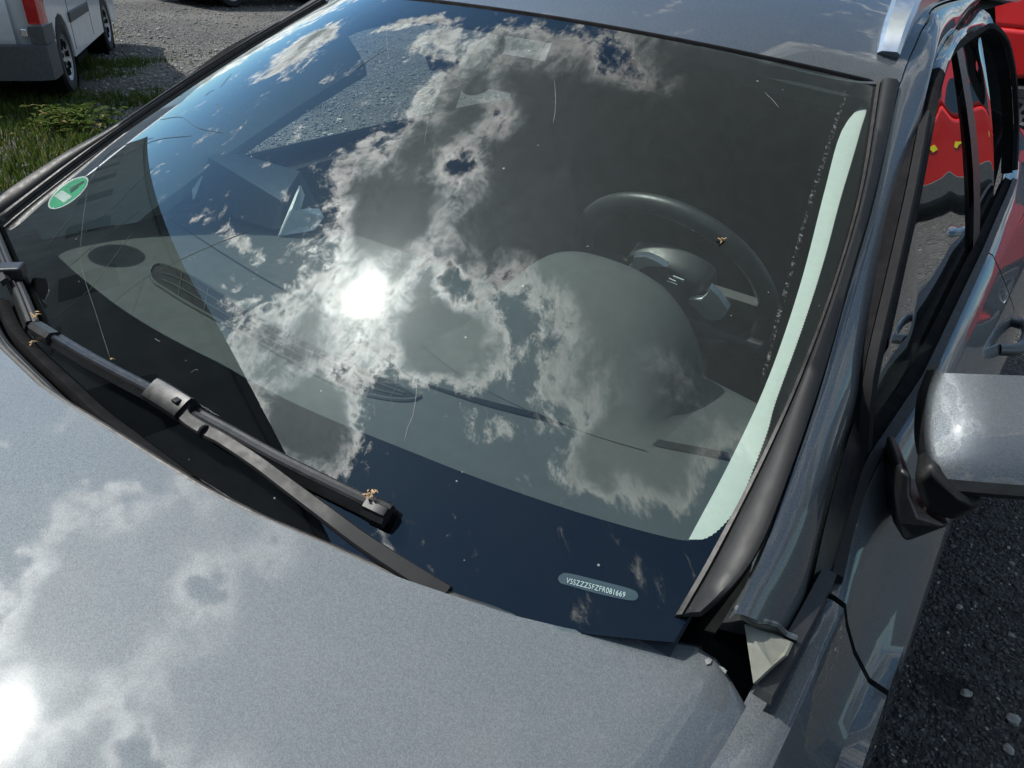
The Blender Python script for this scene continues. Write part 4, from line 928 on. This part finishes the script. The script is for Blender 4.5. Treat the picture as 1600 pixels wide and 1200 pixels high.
# emblem: two staggered bars joined to an S
for pl in ([(915, 549), (932, 545), (1030, 580), (1058, 560), (1076, 563), (1040, 592)], [(948, 541), (968, 524), (984, 529), (976, 540), (1022, 560), (1016, 568)], [(990, 531), (1006, 526), (1072, 552), (1060, 559)]):
    m = MB(); m.slab([onwheel(a, b, .0400) for a, b in pl], wnr * .002); sub(m, 'emblem', M['chrome'], WHEEL, smooth=None)
m = MB(); m.tube([whl(.05, -.02, .05), whl(.12, -.03, .05), whl(.17, -.035, .045)], .008, 10); m.lathe([(.001, .012), (.011, .010), (.012, -.012)], whl(.172, -.035, .045), (1, 0, 0), 14); part(m, 'column_stalk', M['wheelleather'])
m = MB(); m.tube([WC - wnr * .02, WC - wnr * .20 + np.array([0, 0, -.01])], .055, 20); part(m, 'steering_column', M['inner'])

# inner pillar trims and mirror foot
tl_ = interp([(1076, 843), (1140, 722), (1200, 592), (1250, 446), (1288, 300), (1314, 207), (1350, 158)], 40); tr_ = interp([(1195, 850), (1240, 720), (1275, 590), (1320, 440), (1350, 300), (1378, 200), (1392, 140)], 40)
for s in (False, True):
    a_ = [onws(x, y, -.022) for x, y in tl_] if not s else [ws(1, v) + np.array([-.05, .06, -.13]) for v in np.linspace(.05, 1, 40)]; b_ = [ws(1, v) + np.array([.0, .012, -.02]) for v in np.linspace(.05, 1, 40)] if s else [onws(x, y, -.012) for x, y in tr_]
    m = MB(); m.grid([[p + np.array([.03, .03, -.03]) for p in a_], a_] + [[p + (q - p) * k_ + OFFD * .004 * math.sin(math.pi * k_) for p, q in zip(a_, b_)] for k_ in (.2, .4, .6, .8, 1.0)])
    part(m, 'inner_pillar_trim', M['pillartrim'], smooth=50, mirror=s, label=None if s else 'pale pillar lining lit by the sun')
m = MB(); cv = [onws(672, 30, -.006), onws(785, 40, -.006), onws(772, 88, -.012), onws(712, 92, -.012), onws(662, 86, -.012)]
m.slab(cv, -OFFD * .03); SN = part(m, 'sensor_cover', M['inner'], smooth=40, bevel=.006, label='dark cover at the top centre of the windscreen')
m = MB(); c_ = onws(738, 106, -.02); m.lathe([(.001, .012), (.018, .010), (.027, .0), (.026, -.03)], c_, tuple(OFFD), 24); sub(m, 'sensor', M['inner'], SN)
m = MB(); m.box((0.0, .83, 1.30), (.22, .03, .065), Matrix.Rotation(.25, 3, 'X')); part(m, 'interior_mirror', M['rubber'], smooth=40, bevel=.015)

# seats
for x in (-.37, .37):
    m = MB(); m.box((x, 1.25, .52), (.50, .52, .16)); ST = part(m, 'seat', M['seat'], smooth=40, bevel=.05)
    rot = Matrix.Rotation(-.30, 3, 'X'); m = MB(); m.box((x, 1.60, .86), (.48, .14, .62), rot); sub(m, 'backrest', M['seat'], ST, smooth=40, bevel=.05)
    m = MB(); m.box((x, 1.72, 1.24), (.26, .09, .17), rot); sub(m, 'headrest', M['seat'], ST, smooth=40, bevel=.035)
m = MB(); m.box((0, 2.35, .55), (1.3, .5, .2)); m.box((0, 2.62, .85), (1.3, .15, .55), Matrix.Rotation(-.3, 3, 'X')); part(m, 'rear_bench', M['seat'], smooth=40, bevel=.04)

# ------------------------------------------------------------------ loose things
bx_ = [np.array([-.63, .545, .966]), np.array([-.405, .572, .966]), np.array([-.375, .69, .966]), np.array([-.60, .66, .966]), aty(325, 245, .575), aty(440, 315, .602), aty(470, 266, .70), aty(355, 235, .665)]
c_ = sum(bx_) / 8 * [1, 1, 0] + np.array([0, 0, .966])
m = MB(); m.hexa([p - c_ for p in bx_]); m.m = [1, 0, 1, 1, 1, 1]  # top face painted lit, the others shaded: light put into the board colours
o = m.build('cardboard_box', [M['boxlit'], M['boxshade']], None, smooth=None, bevel=.004); o.location = c_
tag(o, 'grey box, lit top painted paler than its sides, standing on the passenger end of the dashboard', 'box')
def paper(pts, thick, label, grp=None):
    c = sum(pts) / len(pts); m = MB(); m.slab([p - c for p in pts], thick); o = m.build('paper_scrap', M['paper'], None, smooth=None); o.location = c; tag(o, label, 'paper')
paper([ondash(434, 369, .002), aty(452, 330, .60), aty(466, 292, .635), aty(472, 308, .64), aty(466, 330, .635), aty(480, 328, .65), aty(495, 329, .66), aty(502, 342, .66), aty(490, 360, .645), aty(465, 366, .62)], (.004, .004, .004), 'crumpled white paper leaning on the side of the box nearer the steering wheel')
paper([aty(301, 312, .535), aty(300, 296, .54), aty(314, 276, .56), aty(308, 292, .55)], (.002, .004, .002), 'small white scrap at the far end of the box')

def litter(px, py, off, size, n, label, name='dry_leaf', cat='leaf', seed=1):
    rng = random.Random(seed); c = Vector(onws(px, py, off)); m = MB()
    for i in range(n):
        p = Vector((rng.gauss(0, size * .45), rng.gauss(0, size * .45), rng.uniform(0, size * .5))); a = rng.uniform(0, 6.28); l = size * rng.uniform(.35, .6); wv = l * rng.uniform(.35, .6)
        d = Vector((math.cos(a), math.sin(a), rng.uniform(-.5, .6))).normalized(); s_ = d.cross(Vector((0, 0, 1))).normalized(); u_ = s_.cross(d) * l * .25
        m.add([p - d * l, p + s_ * wv + u_, p + d * l, p - s_ * wv + u_, p + u_ * .2], [(0, 1, 4), (1, 2, 4), (2, 3, 4), (3, 0, 4)])
    o = m.build(name, M['leaf'], None, smooth=None, fixn=False); o.location = c; tag(o, label, cat)
litter(53, 495, .020, .007, 16, 'brown leaf crumbs caught where the two wipers meet', seed=2)
litter(577, 775, .026, .006, 18, 'crumpled dry leaf bits on the tip of the long wiper blade', seed=4)
litter(176, 562, .020, .003, 6, 'tiny leaf crumb on the middle of the long wiper blade', seed=5)
litter(55, 535, .012, .006, 8, 'leaf scraps on the black panel under the left end of the wiper', seed=6)
def insect():
    c = Vector(onws(1128, 376, .003)); m = MB()
    pa, pb, pc, pd_, pe = [Vector(onws(x, y, .003)) - c for x, y in ((1121, 372), (1135, 372), (1128, 376), (1125, 381), (1130, 374))]
    m.tube([pa, pc, pb], .0016, 6, scales=[.5, 1.2, .5]); m.tube([pe, pd_], .0014, 6, scales=[1, .3]); m.tube([pc, pc + Vector((0, -.002, .004))], .001, 5)
    o = m.build('insect', M['leaf'], None); o.location = c; tag(o, 'small pale winged insect on the glass above the steering wheel', 'insect')
insect()
def stone(px, py, r, label, seed, dark=False):
    rng = random.Random(seed); c = atz(px, py, 0.0); bm = bmesh.new(); bmesh.ops.create_icosphere(bm, subdivisions=2, radius=r)
    for v in bm.verts:
        v.co *= 1 + .5 * noise.noise(v.co / r * 1.1 + Vector((seed, 0, 0))); v.co.z *= .5; v.co.x *= 1.2
    me = bpy.data.meshes.new('stone'); bm.to_mesh(me); bm.free(); me.materials.append(M['stone']); o = bpy.data.objects.new('stone', me); COL.objects.link(o); o.location = (c[0], c[1], r * .35); o.rotation_euler = (0, 0, rng.uniform(0, 6)); tag(o, label, 'stone')
stone(1582, 1125, .015, 'largest pale jagged stone at the lower right edge', 3)
stone(1510, 1085, .012, 'pale stone on the edge of the dark damp patch', 5)
stone(1498, 949, .008, 'small round pale stone near the door', 8)
stone(1580, 993, .008, 'small pale stone close to the right edge, above the dark damp patch', 11)
stone(1575, 1172, .012, 'grey flat stone in the lower right corner', 13)
